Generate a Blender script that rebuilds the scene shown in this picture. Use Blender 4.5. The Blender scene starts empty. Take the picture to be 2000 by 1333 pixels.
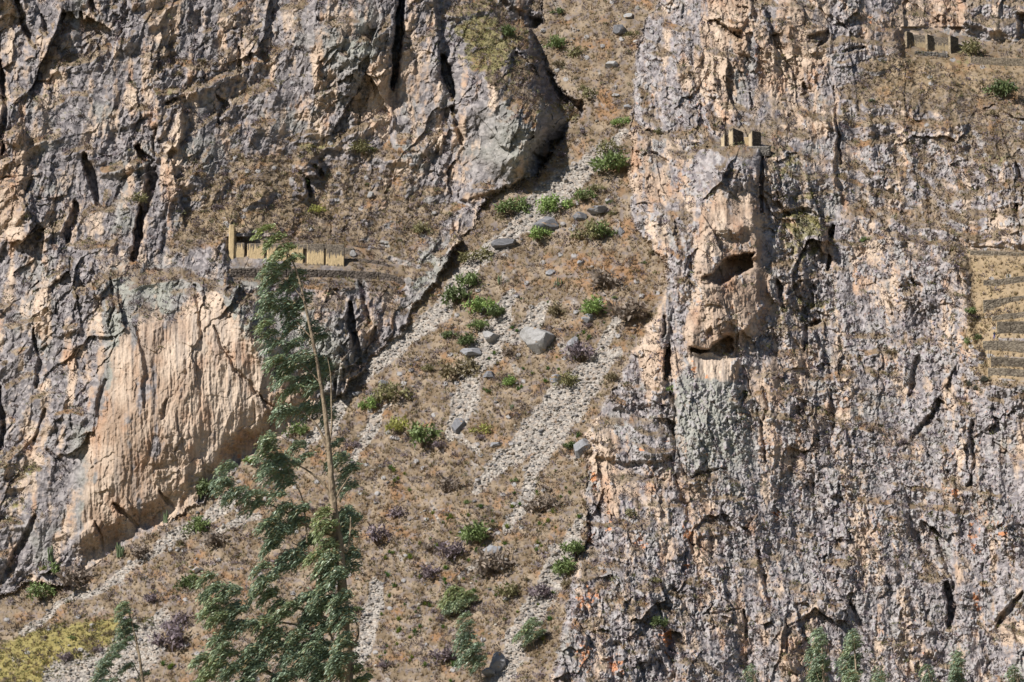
import bpy, math, time, os
import numpy as np
from mathutils import Vector
T0 = time.time()
def log(*a): print('[%.1f]' % (time.time() - T0), *a, flush=True)

# ------------------------------------------------------------------ camera, sky, sun, exposure
PITCH = math.radians(12.0)
FPX = 6000.0                      # focal length in photograph pixels (2000 px wide)
scene = bpy.context.scene
COL = scene.collection
cam_d = bpy.data.cameras.new('camera')
cam = bpy.data.objects.new('camera', cam_d); COL.objects.link(cam)
cam.location = (0, 0, 0); cam.rotation_euler = (math.pi / 2 + PITCH, 0, 0)
cam_d.sensor_width = 36; cam_d.lens = 36 * FPX / 2000
cam_d.clip_start = 0.5; cam_d.clip_end = 20000
scene.camera = cam
SUN_DIR = Vector((-0.66, -0.42, 0.66)).normalized()        # towards the sun
world = bpy.data.worlds.new('World'); scene.world = world; world.use_nodes = True
wn = world.node_tree.nodes; wl = world.node_tree.links
sky = wn.new('ShaderNodeTexSky'); sky.sky_type = 'NISHITA'; sky.sun_disc = False
sky.sun_elevation = math.asin(SUN_DIR.z); sky.sun_rotation = math.atan2(SUN_DIR.x, SUN_DIR.y)
sky.altitude = 2800
wl.new(sky.outputs[0], wn['Background'].inputs[0]); wn['Background'].inputs[1].default_value = 0.055
sun_d = bpy.data.lights.new('sun', 'SUN'); sun = bpy.data.objects.new('sun', sun_d); COL.objects.link(sun)
sun_d.energy = 5.0; sun_d.angle = math.radians(0.5); sun_d.color = (1.0, 0.955, 0.89)
sun.rotation_euler = SUN_DIR.to_track_quat('Z', 'Y').to_euler(); sun.location = (-60, -20, 120)
scene.view_settings.view_transform = 'Standard'; scene.view_settings.look = 'None'
scene.view_settings.exposure = 0.25; scene.view_settings.gamma = 1; scene.view_settings.use_curve_mapping = False
scene.cycles.max_bounces = 4; scene.cycles.diffuse_bounces = 2; scene.cycles.glossy_bounces = 1
scene.cycles.transparent_max_bounces = 4; scene.cycles.transmission_bounces = 1

GRID = float(os.environ.get('GRID', '1.0'))

# ------------------------------------------------------------------ projection helpers
CP, SP = math.cos(PITCH), math.sin(PITCH)
def to_world(px, py, Y):
    """photograph pixel + depth (metres in front of the viewpoint) -> world point"""
    a = (px - 1000.0) / FPX; b = (666.5 - py) / FPX
    dy = CP - b * SP
    return Y * a / dy, Y, Y * (SP + b * CP) / dy

# ------------------------------------------------------------------ noise
class Tab:
    def __init__(s, seed, n):
        r = np.random.RandomState(seed); s.t = r.rand(n, 256, 256).astype(np.float32)
def perlin(x, y, seed=0):
    r = np.random.RandomState(seed + 7)
    ang = (r.rand(65536) * 2 * np.pi)
    gx = np.cos(ang).astype(np.float32); gy = np.sin(ang).astype(np.float32)
    xf = np.floor(x); yf = np.floor(y)
    xi = xf.astype(np.int32) & 255; yi = (yf.astype(np.int32) & 255) << 8
    x = (x - xf).astype(np.float32); y = (y - yf).astype(np.float32)
    x1 = (xi + 1) & 255; y1 = (yi + 256) & 65535
    u = x * x * x * (x * (x * 6 - 15) + 10); v = y * y * y * (y * (y * 6 - 15) + 10)
    i = xi + yi; a = gx[i] * x + gy[i] * y
    i = x1 + yi; b = gx[i] * (x - 1) + gy[i] * y
    i = xi + y1; c = gx[i] * x + gy[i] * (y - 1)
    i = x1 + y1; d = gx[i] * (x - 1) + gy[i] * (y - 1)
    a += u * (b - a); c += u * (d - c)
    return (a + v * (c - a)) * 1.5
def fbm(x, y, octv, seed=0, gain=0.5):
    s = 0; a = 1.0; f = 1.0; t = 0
    for k in range(octv):
        s = s + a * perlin(x * f + 13.7 * k, y * f - 7.3 * k, seed + k * 31); t += a; a *= gain; f *= 2.03
    return s / t * 1.6
def cells(x, y, seed, want_tilt=True):
    """Worley: (F1, F2, id random a, b, dx, dy to the nearest point)"""
    r = np.random.RandomState(seed + 99)
    jx = r.rand(65536).astype(np.float32); jy = r.rand(65536).astype(np.float32)
    xf = np.floor(x); yf = np.floor(y); xi = xf.astype(np.int32); yi = yf.astype(np.int32)
    fx = (x - xf).astype(np.float32); fy = (y - yf).astype(np.float32)
    f1 = np.full(x.shape, 9, np.float32); f2 = f1.copy(); idx = np.zeros(x.shape, np.int32)
    ddx = np.zeros(x.shape, np.float32); ddy = ddx.copy()
    for oy in (-1, 0, 1):
        for ox in (-1, 0, 1):
            i = ((xi + ox) & 255) + (((yi + oy) & 255) << 8)
            dx = fx - ox - jx[i]; dy = fy - oy - jy[i]
            d = dx * dx + dy * dy
            m = d < f1
            f2 = np.where(m, f1, np.minimum(f2, d)); f1 = np.where(m, d, f1)
            idx = np.where(m, i, idx); ddx = np.where(m, dx, ddx); ddy = np.where(m, dy, ddy)
    return np.sqrt(f1), np.sqrt(f2), idx, ddx, ddy
def facet(x, y, seed, tilt=1.0, off=1.0):
    """fractured rock: each cell a tilted plane at its own level; returns height, crack (1 in the joint)"""
    f1, f2, idx, dx, dy = cells(x, y, seed)
    r = np.random.RandomState(seed + 5)
    o = (r.rand(65536) * 2 - 1).astype(np.float32); gx = r.randn(65536).astype(np.float32); gy = r.randn(65536).astype(np.float32)
    h = off * o[idx] + tilt * (gx[idx] * dx + gy[idx] * dy)
    return h, np.clip(1 - (f2 - f1) * 9, 0, 1), o[idx]
def sstep(a, b, x):
    t = np.clip((x - a) / (b - a), 0, 1); return t * t * (3 - 2 * t)

# ------------------------------------------------------------------ feature rasters (pixel plane of the survey, 2 px)
RS = 2.0; RX0, RX1, RY0, RY1 = -300, 2300, -240, 1560
rx = np.arange(RX0, RX1 + RS, RS, dtype=np.float32); ry = np.arange(RY0, RY1 + RS, RS, dtype=np.float32)
def poly_sdf(poly, X, Y):
    """signed distance, positive inside"""
    d = np.full(X.shape, 1e9, np.float32); inside = np.zeros(X.shape, bool)
    n = len(poly)
    for k in range(n):
        x0, y0 = poly[k]; x1, y1 = poly[(k + 1) % n]
        ex, ey = x1 - x0, y1 - y0
        t = np.clip(((X - x0) * ex + (Y - y0) * ey) / (ex * ex + ey * ey + 1e-9), 0, 1)
        d = np.minimum(d, (X - x0 - t * ex) ** 2 + (Y - y0 - t * ey) ** 2)
        if y0 != y1:
            c = ((y0 > Y) != (y1 > Y)) & (X < (x1 - x0) * (Y - y0) / (y1 - y0) + x0)
            inside ^= c
    d = np.sqrt(d); return np.where(inside, d, -d)
def line_dist(pts, X, Y, taper=True):
    d = np.full(X.shape, 1e9, np.float32); tt = np.zeros(X.shape, np.float32); n = len(pts) - 1
    for k in range(n):
        x0, y0 = pts[k]; x1, y1 = pts[k + 1]; ex, ey = x1 - x0, y1 - y0
        t = np.clip(((X - x0) * ex + (Y - y0) * ey) / (ex * ex + ey * ey + 1e-9), 0, 1)
        q = (X - x0 - t * ex) ** 2 + (Y - y0 - t * ey) ** 2
        m = q < d; d = np.where(m, q, d); tt = np.where(m, (k + t) / n, tt)
    return np.sqrt(d), tt
def window(pts, pad):
    xs = [p[0] for p in pts]; ys = [p[1] for p in pts]
    i0 = max(0, int((min(xs) - pad - RX0) / RS)); i1 = min(len(rx), int((max(xs) + pad - RX0) / RS) + 2)
    j0 = max(0, int((min(ys) - pad - RY0) / RS)); j1 = min(len(ry), int((max(ys) + pad - RY0) / RS) + 2)
    X, Y = np.meshgrid(rx[i0:i1], ry[j0:j1]); return slice(j0, j1), slice(i0, i1), X, Y
def new(v=0.0): return np.full((len(ry), len(rx)), v, np.float32)
F = {k: new() for k in ('h', 'tan', 'grass', 'knob', 'moss', 'smooth', 'orange', 'scree', 'green', 'purple', 'pale', 'rust', 'flat', 'ht', 'straw')}
def poly(field, pts, val, soft=12, grow=0.0, mode='add', fade=None):
    sj, si, X, Y = window(pts, soft + 4)
    m = sstep(-soft / 2, soft / 2, poly_sdf(pts, X, Y) + grow)
    if fade: m = m * sstep(fade[1], fade[0], Y)
    if mode == 'add': F[field][sj, si] += val * m
    else: F[field][sj, si] = F[field][sj, si] * (1 - m) + val * m
def blob(field, cx, cy, ax, ay, val, rot=0):
    pad = max(ax, ay) * 2.2
    sj, si, X, Y = window([(cx, cy)], pad)
    c, s = math.cos(math.radians(rot)), math.sin(math.radians(rot))
    u = ((X - cx) * c + (Y - cy) * s) / ax; v = (-(X - cx) * s + (Y - cy) * c) / ay
    F[field][sj, si] += val * np.exp(-(u * u + v * v) * 1.2)
def line(field, pts, w, val, flat=0.3, taper=True):
    sj, si, X, Y = window(pts, w + 4)
    d, t = line_dist(pts, X, Y)
    ww = w * (0.35 + 0.65 * np.sin(np.pi * np.clip(t, 0.02, 0.98)) ** 0.5) if taper else w
    m = 1 - sstep(flat, 1, d / ww)
    F[field][sj, si] += val * m
def samp(A, u, v):
    x = np.clip((u - RX0) / RS, 0, A.shape[1] - 1.001); y = np.clip((v - RY0) / RS, 0, A.shape[0] - 1.001)
    xi = x.astype(np.int32); yi = y.astype(np.int32); x = (x - xi).astype(np.float32); y = (y - yi).astype(np.float32)
    a = A[yi, xi]; b = A[yi, xi + 1]; c = A[yi + 1, xi]; d = A[yi + 1, xi + 1]
    a = a + (b - a) * x; c = c + (d - c) * x
    return a + (c - a) * y

# ---- outlines of the three great masses
L_EDGE = [(1062,-240),(1062,0),(1065,42),(1035,62),(1058,105),(1075,135),(1110,180),(1140,203),(1144,225),(1120,245),(1095,285),(1070,325),(1042,350),
          (1000,370),(955,392),(935,430),(905,462),(880,505),(857,545),(845,560),(815,592),(800,620),(788,650),(760,672),(735,692),(715,716),(700,740),
          (675,765),(645,790),(600,825),(560,850),(530,868),(480,900),(430,958),(390,985),(350,1010),(290,1040),(250,1060),(205,1090),(165,1128),(110,1152),
          (60,1138),(0,1168),(-60,1190),(-300,1260)]
L_POLY = [(-300,-240)] + L_EDGE
R_EDGE = [(1290,-240),(1285,0),(1262,40),(1246,80),(1240,130),(1235,200),(1230,250),(1232,300),(1226,350),(1228,400),(1238,440),(1268,485),(1295,520),
          (1306,560),(1288,590),(1272,620),(1256,650),(1237,680),(1226,702),(1214,732),(1198,770),(1172,800),(1150,828),(1140,850),(1150,872),(1147,900),
          (1140,960),(1146,1000),(1143,1050),(1128,1090),(1118,1130),(1104,1180),(1098,1240),(1084,1290),(1076,1340),(1040,1560)]
R_POLY = R_EDGE + [(2300,1560),(2300,-240)]
def full_sdf(p):
    X, Y = np.meshgrid(rx[::3], ry[::3]); s = poly_sdf(p, X, Y)
    big = np.empty((len(ry), len(rx)), np.float32)
    tmp = np.empty((s.shape[0], len(rx)), np.float32)
    for j in range(s.shape[0]): tmp[j] = np.interp(rx, rx[::3], s[j])
    yy = ry[::3]
    k = np.clip(((ry - yy[0]) / (yy[1] - yy[0])).astype(int), 0, len(yy) - 2); f = ((ry - yy[k]) / (yy[1] - yy[0]))[:, None]
    return tmp[k] * (1 - f) + tmp[k + 1] * f
SDL = full_sdf(L_POLY); SDR = full_sdf(R_POLY)

# ---- broad depth of each mass (metres), thin-plate through control points
def tps(ctrl):
    c = np.array(ctrl, float); P = c[:, :2] / 1000.0; v = c[:, 2]; n = len(c)
    def phi(r2): return 0.5 * r2 * np.log(r2 + 1e-9)
    D = phi(((P[:, None] - P[None]) ** 2).sum(-1)); A = np.zeros((n + 3, n + 3)); A[:n, :n] = D + np.eye(n) * 2e-4
    A[:n, n] = 1; A[:n, n + 1:] = P; A[n, :n] = 1; A[n + 1:, :n] = P.T
    w = np.linalg.solve(A, np.concatenate([v, [0, 0, 0]]))
    X, Y = np.meshgrid(rx[::8] / 1000.0, ry[::8] / 1000.0); s = w[n] + w[n + 1] * X + w[n + 2] * Y
    for k in range(n): s += w[k] * phi((X - P[k, 0]) ** 2 + (Y - P[k, 1]) ** 2)
    out = np.empty((s.shape[0], len(rx)), np.float32)
    for j in range(s.shape[0]): out[j] = np.interp(rx, rx[::8], s[j])
    yy = ry[::8]; k = np.clip(((ry - yy[0]) / (yy[1] - yy[0])).astype(int), 0, len(yy) - 2); f = ((ry - yy[k]) / (yy[1] - yy[0]))[:, None]
    return (out[k] * (1 - f) + out[k + 1] * f).astype(np.float32)
X_, Y_ = np.meshgrid(rx, ry)
D_T = 600 + 1.12 * (666 - Y_) * 0.1 - 0.62 * (X_ - 1000) * 0.1
L_CTRL = [(0,1168,3),(100,1150,5),(250,1060,4),(400,980,6),(540,860,10),(680,760,9),(800,620,17),(850,560,21),(900,465,29),(960,390,33),
          (1040,345,29),(1068,325,36),(1060,250,29),(1100,285,42),(1138,225,44),(1000,150,40),(1100,180,52),(930,60,52),(1060,60,64),(1062,0,72),(900,0,60),(1000,-100,80),
          (0,0,58),(0,500,36),(0,900,16),(300,0,58),(300,300,42),(300,560,22),(540,520,24),(450,600,15),(250,620,15),(200,800,9),(420,800,6),(180,1000,4),
          (540,0,58),(700,0,56),(690,220,46),(540,250,46),(600,400,38),(820,400,39),(820,300,42),(850,150,48),(950,250,38),(740,500,29),(560,700,10),(650,650,12),
          (-250,0,62),(-250,1000,26),(-250,500,46),(540,-200,74)]
D_L = tps([(a, b, 600 + c) for a, b, c in L_CTRL])
R_CTRL = [(1285,0,54),(1240,130,44),(1230,300,22),(1230,400,14),(1300,560,-12),(1226,700,-17),(1140,850,-34),(1146,1000,-48),(1100,1180,-70),(1080,1333,-84),
          (1400,0,48),(1400,150,36),(1420,260,24),(1430,300,12),(1440,400,5),(1430,500,-4),(1430,600,-12),(1400,760,-24),(1340,1000,-44),(1420,1333,-74),
          (1600,0,48),(1600,200,34),(1600,400,14),(1600,600,-2),(1600,800,-20),(1600,1000,-38),(1600,1333,-66),
          (1800,0,62),(1800,60,54),(1800,120,46),(1800,240,30),(1800,480,4),(1800,700,-14),(1800,1000,-38),(1800,1333,-64),
          (2000,0,66),(2000,60,58),(2000,130,44),(2000,300,16),(2000,480,-4),(2000,600,-18),(2000,720,-29),(2000,1000,-46),(2000,1333,-68),
          (2300,0,64),(2300,666,-30),(2300,1333,-72),(1500,1500,-86),(1100,1500,-96)]
D_R = tps([(a, b, 600 + c) for a, b, c in R_CTRL])
#@@FEATURES
# ---------------- left mass: buttresses, ribs and dark joints
poly('h', [(612,-60),(606,60),(612,120),(606,190),(640,208),(700,214),(742,236),(762,185),(770,120),(774,60),(778,-60)], 5.5, 14, fade=(90, 232))
line('h', [(784,-40),(779,50),(773,120),(766,172)], 10, -7, 0.55)
poly('h', [(792,-60),(784,60),(780,150),(772,236),(795,265),(838,280),(866,240),(868,180),(862,110),(856,40),(850,-60)], 3, 14, fade=(120, 275))
line('h', [(866,108),(876,150),(884,192)], 11, -5, 0.5)
line('h', [(884,212),(892,250),(905,280)], 8, -3)
poly('h', [(905,130),(890,230),(930,300),(985,340),(1040,342),(1062,290),(1030,240),(985,180),(940,120)], 3.0, 40)
line('h', [(960,-10),(1000,40),(1060,48)], 22, -4)
line('h', [(985,60),(1010,105),(1050,150)], 9, -2.4); line('h', [(1090,150),(1110,168)], 10, -2.5)
for p in ([(268,286),(290,315),(297,350),(286,400),(268,450),(262,505)],): line('h', p, 13, -6, 0.5)
line('h', [(165,305),(180,345),(188,392)], 13, -5, 0.5); line('h', [(150,395),(138,440),(130,470)], 12, -4, 0.5)
line('h', [(275,400),(272,440),(276,470)], 7, -3); line('h', [(160,560),(205,610)], 7, -1.5)
poly('h', [(-60,20),(20,10),(60,60),(40,130),(52,170),(20,200),(-60,200)], -4, 20)
line('h', [(30,0),(46,45),(70,90)], 9, -4); line('h', [(0,120),(10,200),(5,300)], 8, -4); line('h', [(80,30),(95,70)], 6, -2.5)
poly('h', [(12,210),(52,270),(60,400),(30,440),(-80,470),(-80,200)], 2.0, 20)
line('h', [(48,380),(60,350)], 5, -2); line('h', [(175,0),(182,20)], 10, -4); line('h', [(125,20),(120,45)], 6, -2)
poly('h', [(300,180),(345,178),(362,200),(350,290),(325,300),(300,240)], 3, 9); line('h', [(322,200),(352,195),(360,208)], 7, -2.6)
line('h', [(305,250),(300,300)], 5, -2); line('h', [(425,190),(445,205),(425,240)], 7, -2.4); line('h', [(465,95),(468,140)], 5, -2)
poly('h', [(578,290),(608,284),(626,320),(620,345),(598,350),(580,330)], 3.4, 8); line('h', [(612,320),(628,345)], 8, -3)
poly('h', [(570,350),(592,345),(600,372),(596,392),(575,385)], 2.4, 7); line('h', [(600,352),(606,385)], 7, -2.5)
poly('h', [(895,372),(920,362),(965,365),(968,392),(930,400),(900,392)], 2.5, 8); line('h', [(900,372),(898,388)], 6, -2)
poly('h', [(965,366),(1000,372),(990,384),(970,390)], 1.5, 8)
line('h', [(1046,300),(1060,318),(1052,345)], 9, -3)
poly('h', [(1060,115),(1100,150),(1165,200),(1165,260),(1090,350),(1045,370),(1022,345),(1052,280),(1070,225)], -9.5, 62); poly('h', [(1030,20),(1075,60),(1090,140),(1060,120),(1040,70)], -3, 24)
# great pale face
BIGFACE = [(185,770),(205,690),(238,650),(300,640),(360,618),(420,600),(455,620),(500,690),(535,745),(548,828),(520,860),(478,896),(430,950),(380,985),(330,1010),(285,1042),(248,1062),(205,1078),(165,1060),(150,1000),(172,900)]
poly('h', [(160,1100),(135,1010),(175,880),(180,760),(205,600),(260,545),(350,535),(430,560),(500,600),(545,690),(600,820),(560,920),(430,1040),(250,1130)], 3.0, 22)
line('h', [(418,640),(440,680),(462,722),(500,770),(540,800)], 5, -1.6, 0.2); line('h', [(315,960),(338,990)], 6, -2.2); line('h', [(222,985),(245,1005),(272,1032)], 6, -2.5)
line('h', [(270,640),(285,720),(282,800)], 8, -1.2); line('h', [(205,740),(195,800),(180,900)], 8, -1.0); line('h', [(380,560),(390,600),(392,660)], 8, -1.4)
line('h', [(325,780),(318,820)], 4, -1.2); line('h', [(540,800),(560,830)], 6, -2)
poly('h', [(110,1160),(140,1050),(180,1020),(205,1075),(200,1100),(160,1135)], 1.8, 12); line('h', [(182,1020),(207,1078)], 5, -1.5)
# right of the pale face
line('h', [(683,590),(688,640),(700,700),(702,722)], 9, -4.5, 0.5); line('h', [(640,700),(650,730),(655,760)], 8, -2.5)
line('h', [(706,545),(712,590),(720,630)], 8, -2.5); line('h', [(735,640),(728,670)], 8, -2.5)
poly('h', [(600,600),(680,600),(690,660),(695,720),(655,765),(610,780),(570,740)], 2.0, 16)
poly('h', [(440,580),(520,590),(545,660),(540,720),(500,700),(460,650)], 1.5, 18)
line('h', [(535,700),(548,745)], 6, -2)
# lower left
line('h', [(0,760),(8,830),(0,880)], 9, -3); line('h', [(65,640),(80,700),(70,760)], 8, -2.5); line('h', [(85,800),(70,860)], 8, -2)
poly('h', [(-80,1020),(40,1000),(60,1060),(30,1120),(-80,1160)], -1.5, 16)
line('h', [(70,1010),(45,1060),(20,1110),(0,1140)], 12, -2.4); line('h', [(95,880),(140,920)], 6, -1.6); line('h', [(215,545),(222,600),(212,640)], 5, -2)
# ---------------- right mass
TOWER = [(1362,420),(1392,300),(1400,292),(1482,292),(1486,330),(1484,400),(1488,480),(1505,560),(1498,620),(1440,680),(1345,690),(1342,640),(1366,560)]
poly('h', TOWER, 2.2, 34); poly('h', [(1362,420),(1392,300),(1400,292),(1482,292),(1488,330),(1486,430),(1440,460),(1370,450)], 2.6, 26)
line('h', [(1487,292),(1487,360),(1484,415)], 7, -3.5, 0.4)
CAVE1 = [(1374,542),(1394,534),(1410,514),(1430,501),(1452,497),(1473,497),(1470,524),(1450,528),(1434,536),(1424,552),(1408,560),(1394,555),(1382,547)]
CAVE2 = [(1347,679),(1368,681),(1388,677),(1404,662),(1420,658),(1432,663),(1430,683),(1412,690),(1396,689),(1386,683),(1368,686),(1350,689)]
poly('h', [(1366,470),(1400,440),(1476,440),(1480,505),(1448,502),(1424,508),(1400,530),(1380,545),(1366,540)], 2.0, 9)
poly('h', [(1372,560),(1410,560),(1440,530),(1475,528),(1492,600),(1450,650),(1412,655),(1385,680),(1350,676)], 1.6, 10)
poly('h', CAVE1, -7, 4); poly('h', CAVE2, -5.0, 4)
poly('h', [(1380,650),(1388,640),(1392,655),(1382,660)], -1.5, 4)
line('h', [(1303,672),(1304,700),(1306,728),(1300,740)], 6, -5, 0.5); line('h', [(1302,620),(1296,660)], 5, -2.5)
poly('h', [(1225,705),(1262,640),(1300,560),(1312,600),(1302,680),(1300,760),(1275,790),(1200,800)], 1.5, 12)
poly('h', [(1150,850),(1180,825),(1280,820),(1312,850),(1316,880),(1290,900),(1230,905),(1160,890)], 2.0, 10)
line('h', [(1310,822),(1318,850)], 6, -2.5); line('h', [(1308,765),(1312,790)], 7, -2)
line('h', [(1314,740),(1318,850),(1340,930),(1380,925),(1420,915)], 4, -1.6, 0.2)
poly('h', [(1320,745),(1345,700),(1440,705),(1450,800),(1470,905),(1400,925),(1345,925),(1316,850)], 2.0, 16, fade=(780, 920))
line('h', [(1398,41),(1420,58),(1448,75)], 5, -2.4); poly('h', [(1434,62),(1450,60),(1452,72),(1444,80)], -3, 4)
poly('h', [(1392,-60),(1470,-60),(1466,30),(1448,62),(1420,55),(1398,40)], 1.6, 8)
line('h', [(1465,180),(1466,215)], 4, -2.5); line('h', [(1580,72),(1618,66),(1600,88)], 9, -3); line('h', [(1650,100),(1690,90)], 7, -2)
line('h', [(1628,170),(1632,240),(1640,320)], 5, -1.8)
line('h', [(1572,160),(1576,180),(1570,182)], 7, -2.4)
line('h', [(1512,420),(1560,412),(1600,430),(1628,460)], 10, -2); line('h', [(1628,440),(1624,470)], 8, -4); line('h', [(1622,500),(1622,530)], 6, -3.5)
line('h', [(1520,550),(1526,580),(1530,600)], 8, -3.2); line('h', [(1562,545),(1540,575)], 7, -2); line('h', [(1600,625),(1575,640),(1572,680)], 8, -3.2)
poly('h', [(1500,520),(1560,520),(1600,440),(1620,470),(1560,560),(1530,600),(1505,580)], 1.6, 10)
poly('h', [(1630,185),(1760,175),(1900,235),(1960,290),(1820,290),(1640,240)], 1.8, 20)

line('h', [(1440,780),(1455,770),(1444,795)], 6, -2); line('h', [(1490,755),(1500,800),(1490,820)], 5, -1.6); line('h', [(1472,790),(1490,850),(1498,900)], 5, -1.5)
line('h', [(1780,545),(1800,560)], 5, -2); line('h', [(1845,1140),(1858,1180),(1858,1228)], 10, -4.5, 0.5); line('h', [(1455,1195),(1460,1240)], 7, -2.5)
line('h', [(1830,1050),(1850,1100),(1862,1160)], 7, -2.5); line('h', [(1376,1200),(1450,1190)], 4, -1.2); line('h', [(1990,320),(1990,350)], 8, -3)
line('h', [(1985,400),(1990,420)], 8, -3); line('h', [(1775,770),(1790,700),(1800,720)], 8, -2.2); line('h', [(1780,860),(1840,790)], 7, -1.8)
line('h', [(1900,820),(1905,900),(1890,950)], 6, -1.8); line('h', [(1700,1250),(1660,1180)], 7, -1.8); line('h', [(1480,1080),(1500,1150),(1505,1180)], 9, -2)
line('h', [(1630,1040),(1640,1070)], 6, -1.6); line('h', [(1950,1220),(2000,1160)], 10, -2.5); line('h', [(1630,200),(1625,330),(1640,390)], 6, 1.6)
line('h', [(1320,930),(1345,1000),(1350,1080)], 10, -1.4); line('h', [(1275,300),(1305,318)], 4, -2); line('h', [(1262,250),(1290,262)], 4, -1.5)
poly('h', [(1875,-60),(2060,-60),(2060,60),(1985,70),(1940,66),(1880,50)], 2.5, 12); poly('h', [(1985,30),(2060,20),(2060,76),(1990,74)], -4, 8)
# terrace benches on the far right (walls are built as things in front of these)
W_A = [(449,523,543),(500,522,546),(560,523,546),(620,525,546),(690,528,548),(740,530,549),(775,538,556),(790,548,562)]
W_A2 = [(679,503,512),(705,504,516),(740,507,520),(768,518,530)]
W_A3 = [(690,477,487),(730,482,490),(752,484,494)]
W_C = [(1787,99,111),(1820,100,113),(1852,104,119)]
W_C2 = [(1896,110,131),(1930,112,133),(1965,113,135),(2010,115,137),(2060,116,139)]
TW = [([(1895,489,500),(1940,490,503),(2000,493,504),(2060,495,506)], 'top wall of the terraces at the right edge, crossing level'),
      ([(1921,547,559),(1950,546,564),(1980,541,558),(2010,538,554),(2060,532,548)], 'second terrace wall down, sloping up to the right'),
      ([(1921,586,615),(1945,584,606),(1975,580,594),(2010,576,588),(2060,570,580)], 'third terrace wall down, with a tall tapering left end'),
      ([(1938,618,630),(1960,613,628),(1985,611,627),(2012,607,620),(2060,604,618)], 'fourth terrace wall down, pale rubble above the hiker'),
      ([(1948,628,654),(1975,628,654),(2010,627,656),(2060,626,657)], 'tall dark terrace wall directly right of the hiker'),
      ([(1920,666,684),(1950,665,688),(1980,665,691),(2010,666,694),(2060,668,698)], 'broad terrace wall directly below the hiker'),
      ([(1936,696,717),(1970,698,719),(2010,700,722),(2060,701,724)], 'second lowest terrace wall, below the post'),
      ([(1930,718,732),(1965,719,736),(2010,723,740),(2060,726,744)], 'lowest terrace wall, above the big puyas')]

F['bench'] = new(); F['wallz'] = new()
for pts, hgt, ln in [(w_, .9, 26) for w_ in (W_A, W_A2, W_A3, W_C, W_C2)] + [(w_[0], .75, 16) for w_ in TW] + [([(445,470,522),(680,470,522)], .4, 30), ([(1762,60,100),(1875,60,108)], .6, 16)]:
    xs = [p[0] for p in pts]; ybs = [p[2] for p in pts]; yts = [p[1] for p in pts]
    i0 = int((xs[0] - 6 - RX0) / RS); i1 = int((xs[-1] + 10 - RX0) / RS); xx = rx[i0:i1]; yb_ = np.interp(xx, xs, ybs)[None]; yt_ = np.interp(xx, xs, yts)[None]; Yc = ry[:, None]
    fade = np.clip(np.minimum(xx - xs[0] + 6, xs[-1] + 10 - xx) / 10, 0, 1)[None]
    m = fade * np.clip((Yc - yb_ + 4) / 4, 0, 1) * np.clip(1 - (Yc - yb_) / ln, 0, 1) * hgt
    F['bench'][:, i0:i1] = np.maximum(F['bench'][:, i0:i1], m.astype(np.float32))
    F['wallz'][:, i0:i1] = np.maximum(F['wallz'][:, i0:i1], (fade * ((Yc > yt_ - 8) & (Yc < yb_ + 14))).astype(np.float32))
# talus: stream channels
SCREE = [([(1225,258),(1170,305),(1120,350),(1060,395),(1000,455),(955,490),(918,525),(893,560),(868,600),(820,640),(770,685),(720,725),(680,760),(662,790),(640,835),(600,865)], [9,26,34,38,24,22,24,24,22,20,20,18,17,20,22,8]),
         ([(1000,570),(985,600),(975,640),(955,680),(925,720),(905,800),(880,850)], [10,22,34,40,34,30,14]),
         ([(1060,600),(1030,640),(1000,660)], [16,22,22]),
         ([(1225,600),(1190,650),(1170,700),(1100,770),(1050,830),(1010,880),(960,920),(930,960)], [6,14,20,30,34,26,20,8]),
         ([(1200,690),(1120,810),(1060,880),(1040,930),(1010,1010),(985,1040)], [14,24,30,18,16,10]),
         ([(1140,1010),(1120,1050),(1095,1090),(1070,1150),(1040,1200),(1010,1240),(990,1300),(980,1350)], [10,22,30,32,30,22,26,30]),
         ([(740,820),(720,850),(700,880),(690,905)], [8,12,10,5]),
         ([(760,790),(700,850)], [5,6]),
         ([(480,960),(440,985),(380,1030),(320,1060),(270,1100),(200,1150),(120,1180),(40,1240)], [10,20,18,14,10,9,8,8]),
         ([(500,1010),(460,1020),(400,1060)], [12,12,8]),
         ([(320,1200),(280,1260),(220,1310),(120,1350)], [16,44,60,60]),
         ([(735,1140),(720,1230),(700,1290)], [14,24,20]),
         ([(930,880),(900,850),(880,830)], [10,12,8]), ([(900,1130),(930,1100)], [6,6])]
for pts, ws in SCREE:
    sj, si, X, Y = window(pts, max(ws) + 6)
    d, t = line_dist(pts, X, Y); w = np.interp(t, np.linspace(0, 1, len(ws)), ws)
    m = 1 - sstep(0.25, 1.15, d / w)
    F['scree'][sj, si] = np.maximum(F['scree'][sj, si], m)
    F['ht'][sj, si] -= 0.5 * m

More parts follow.
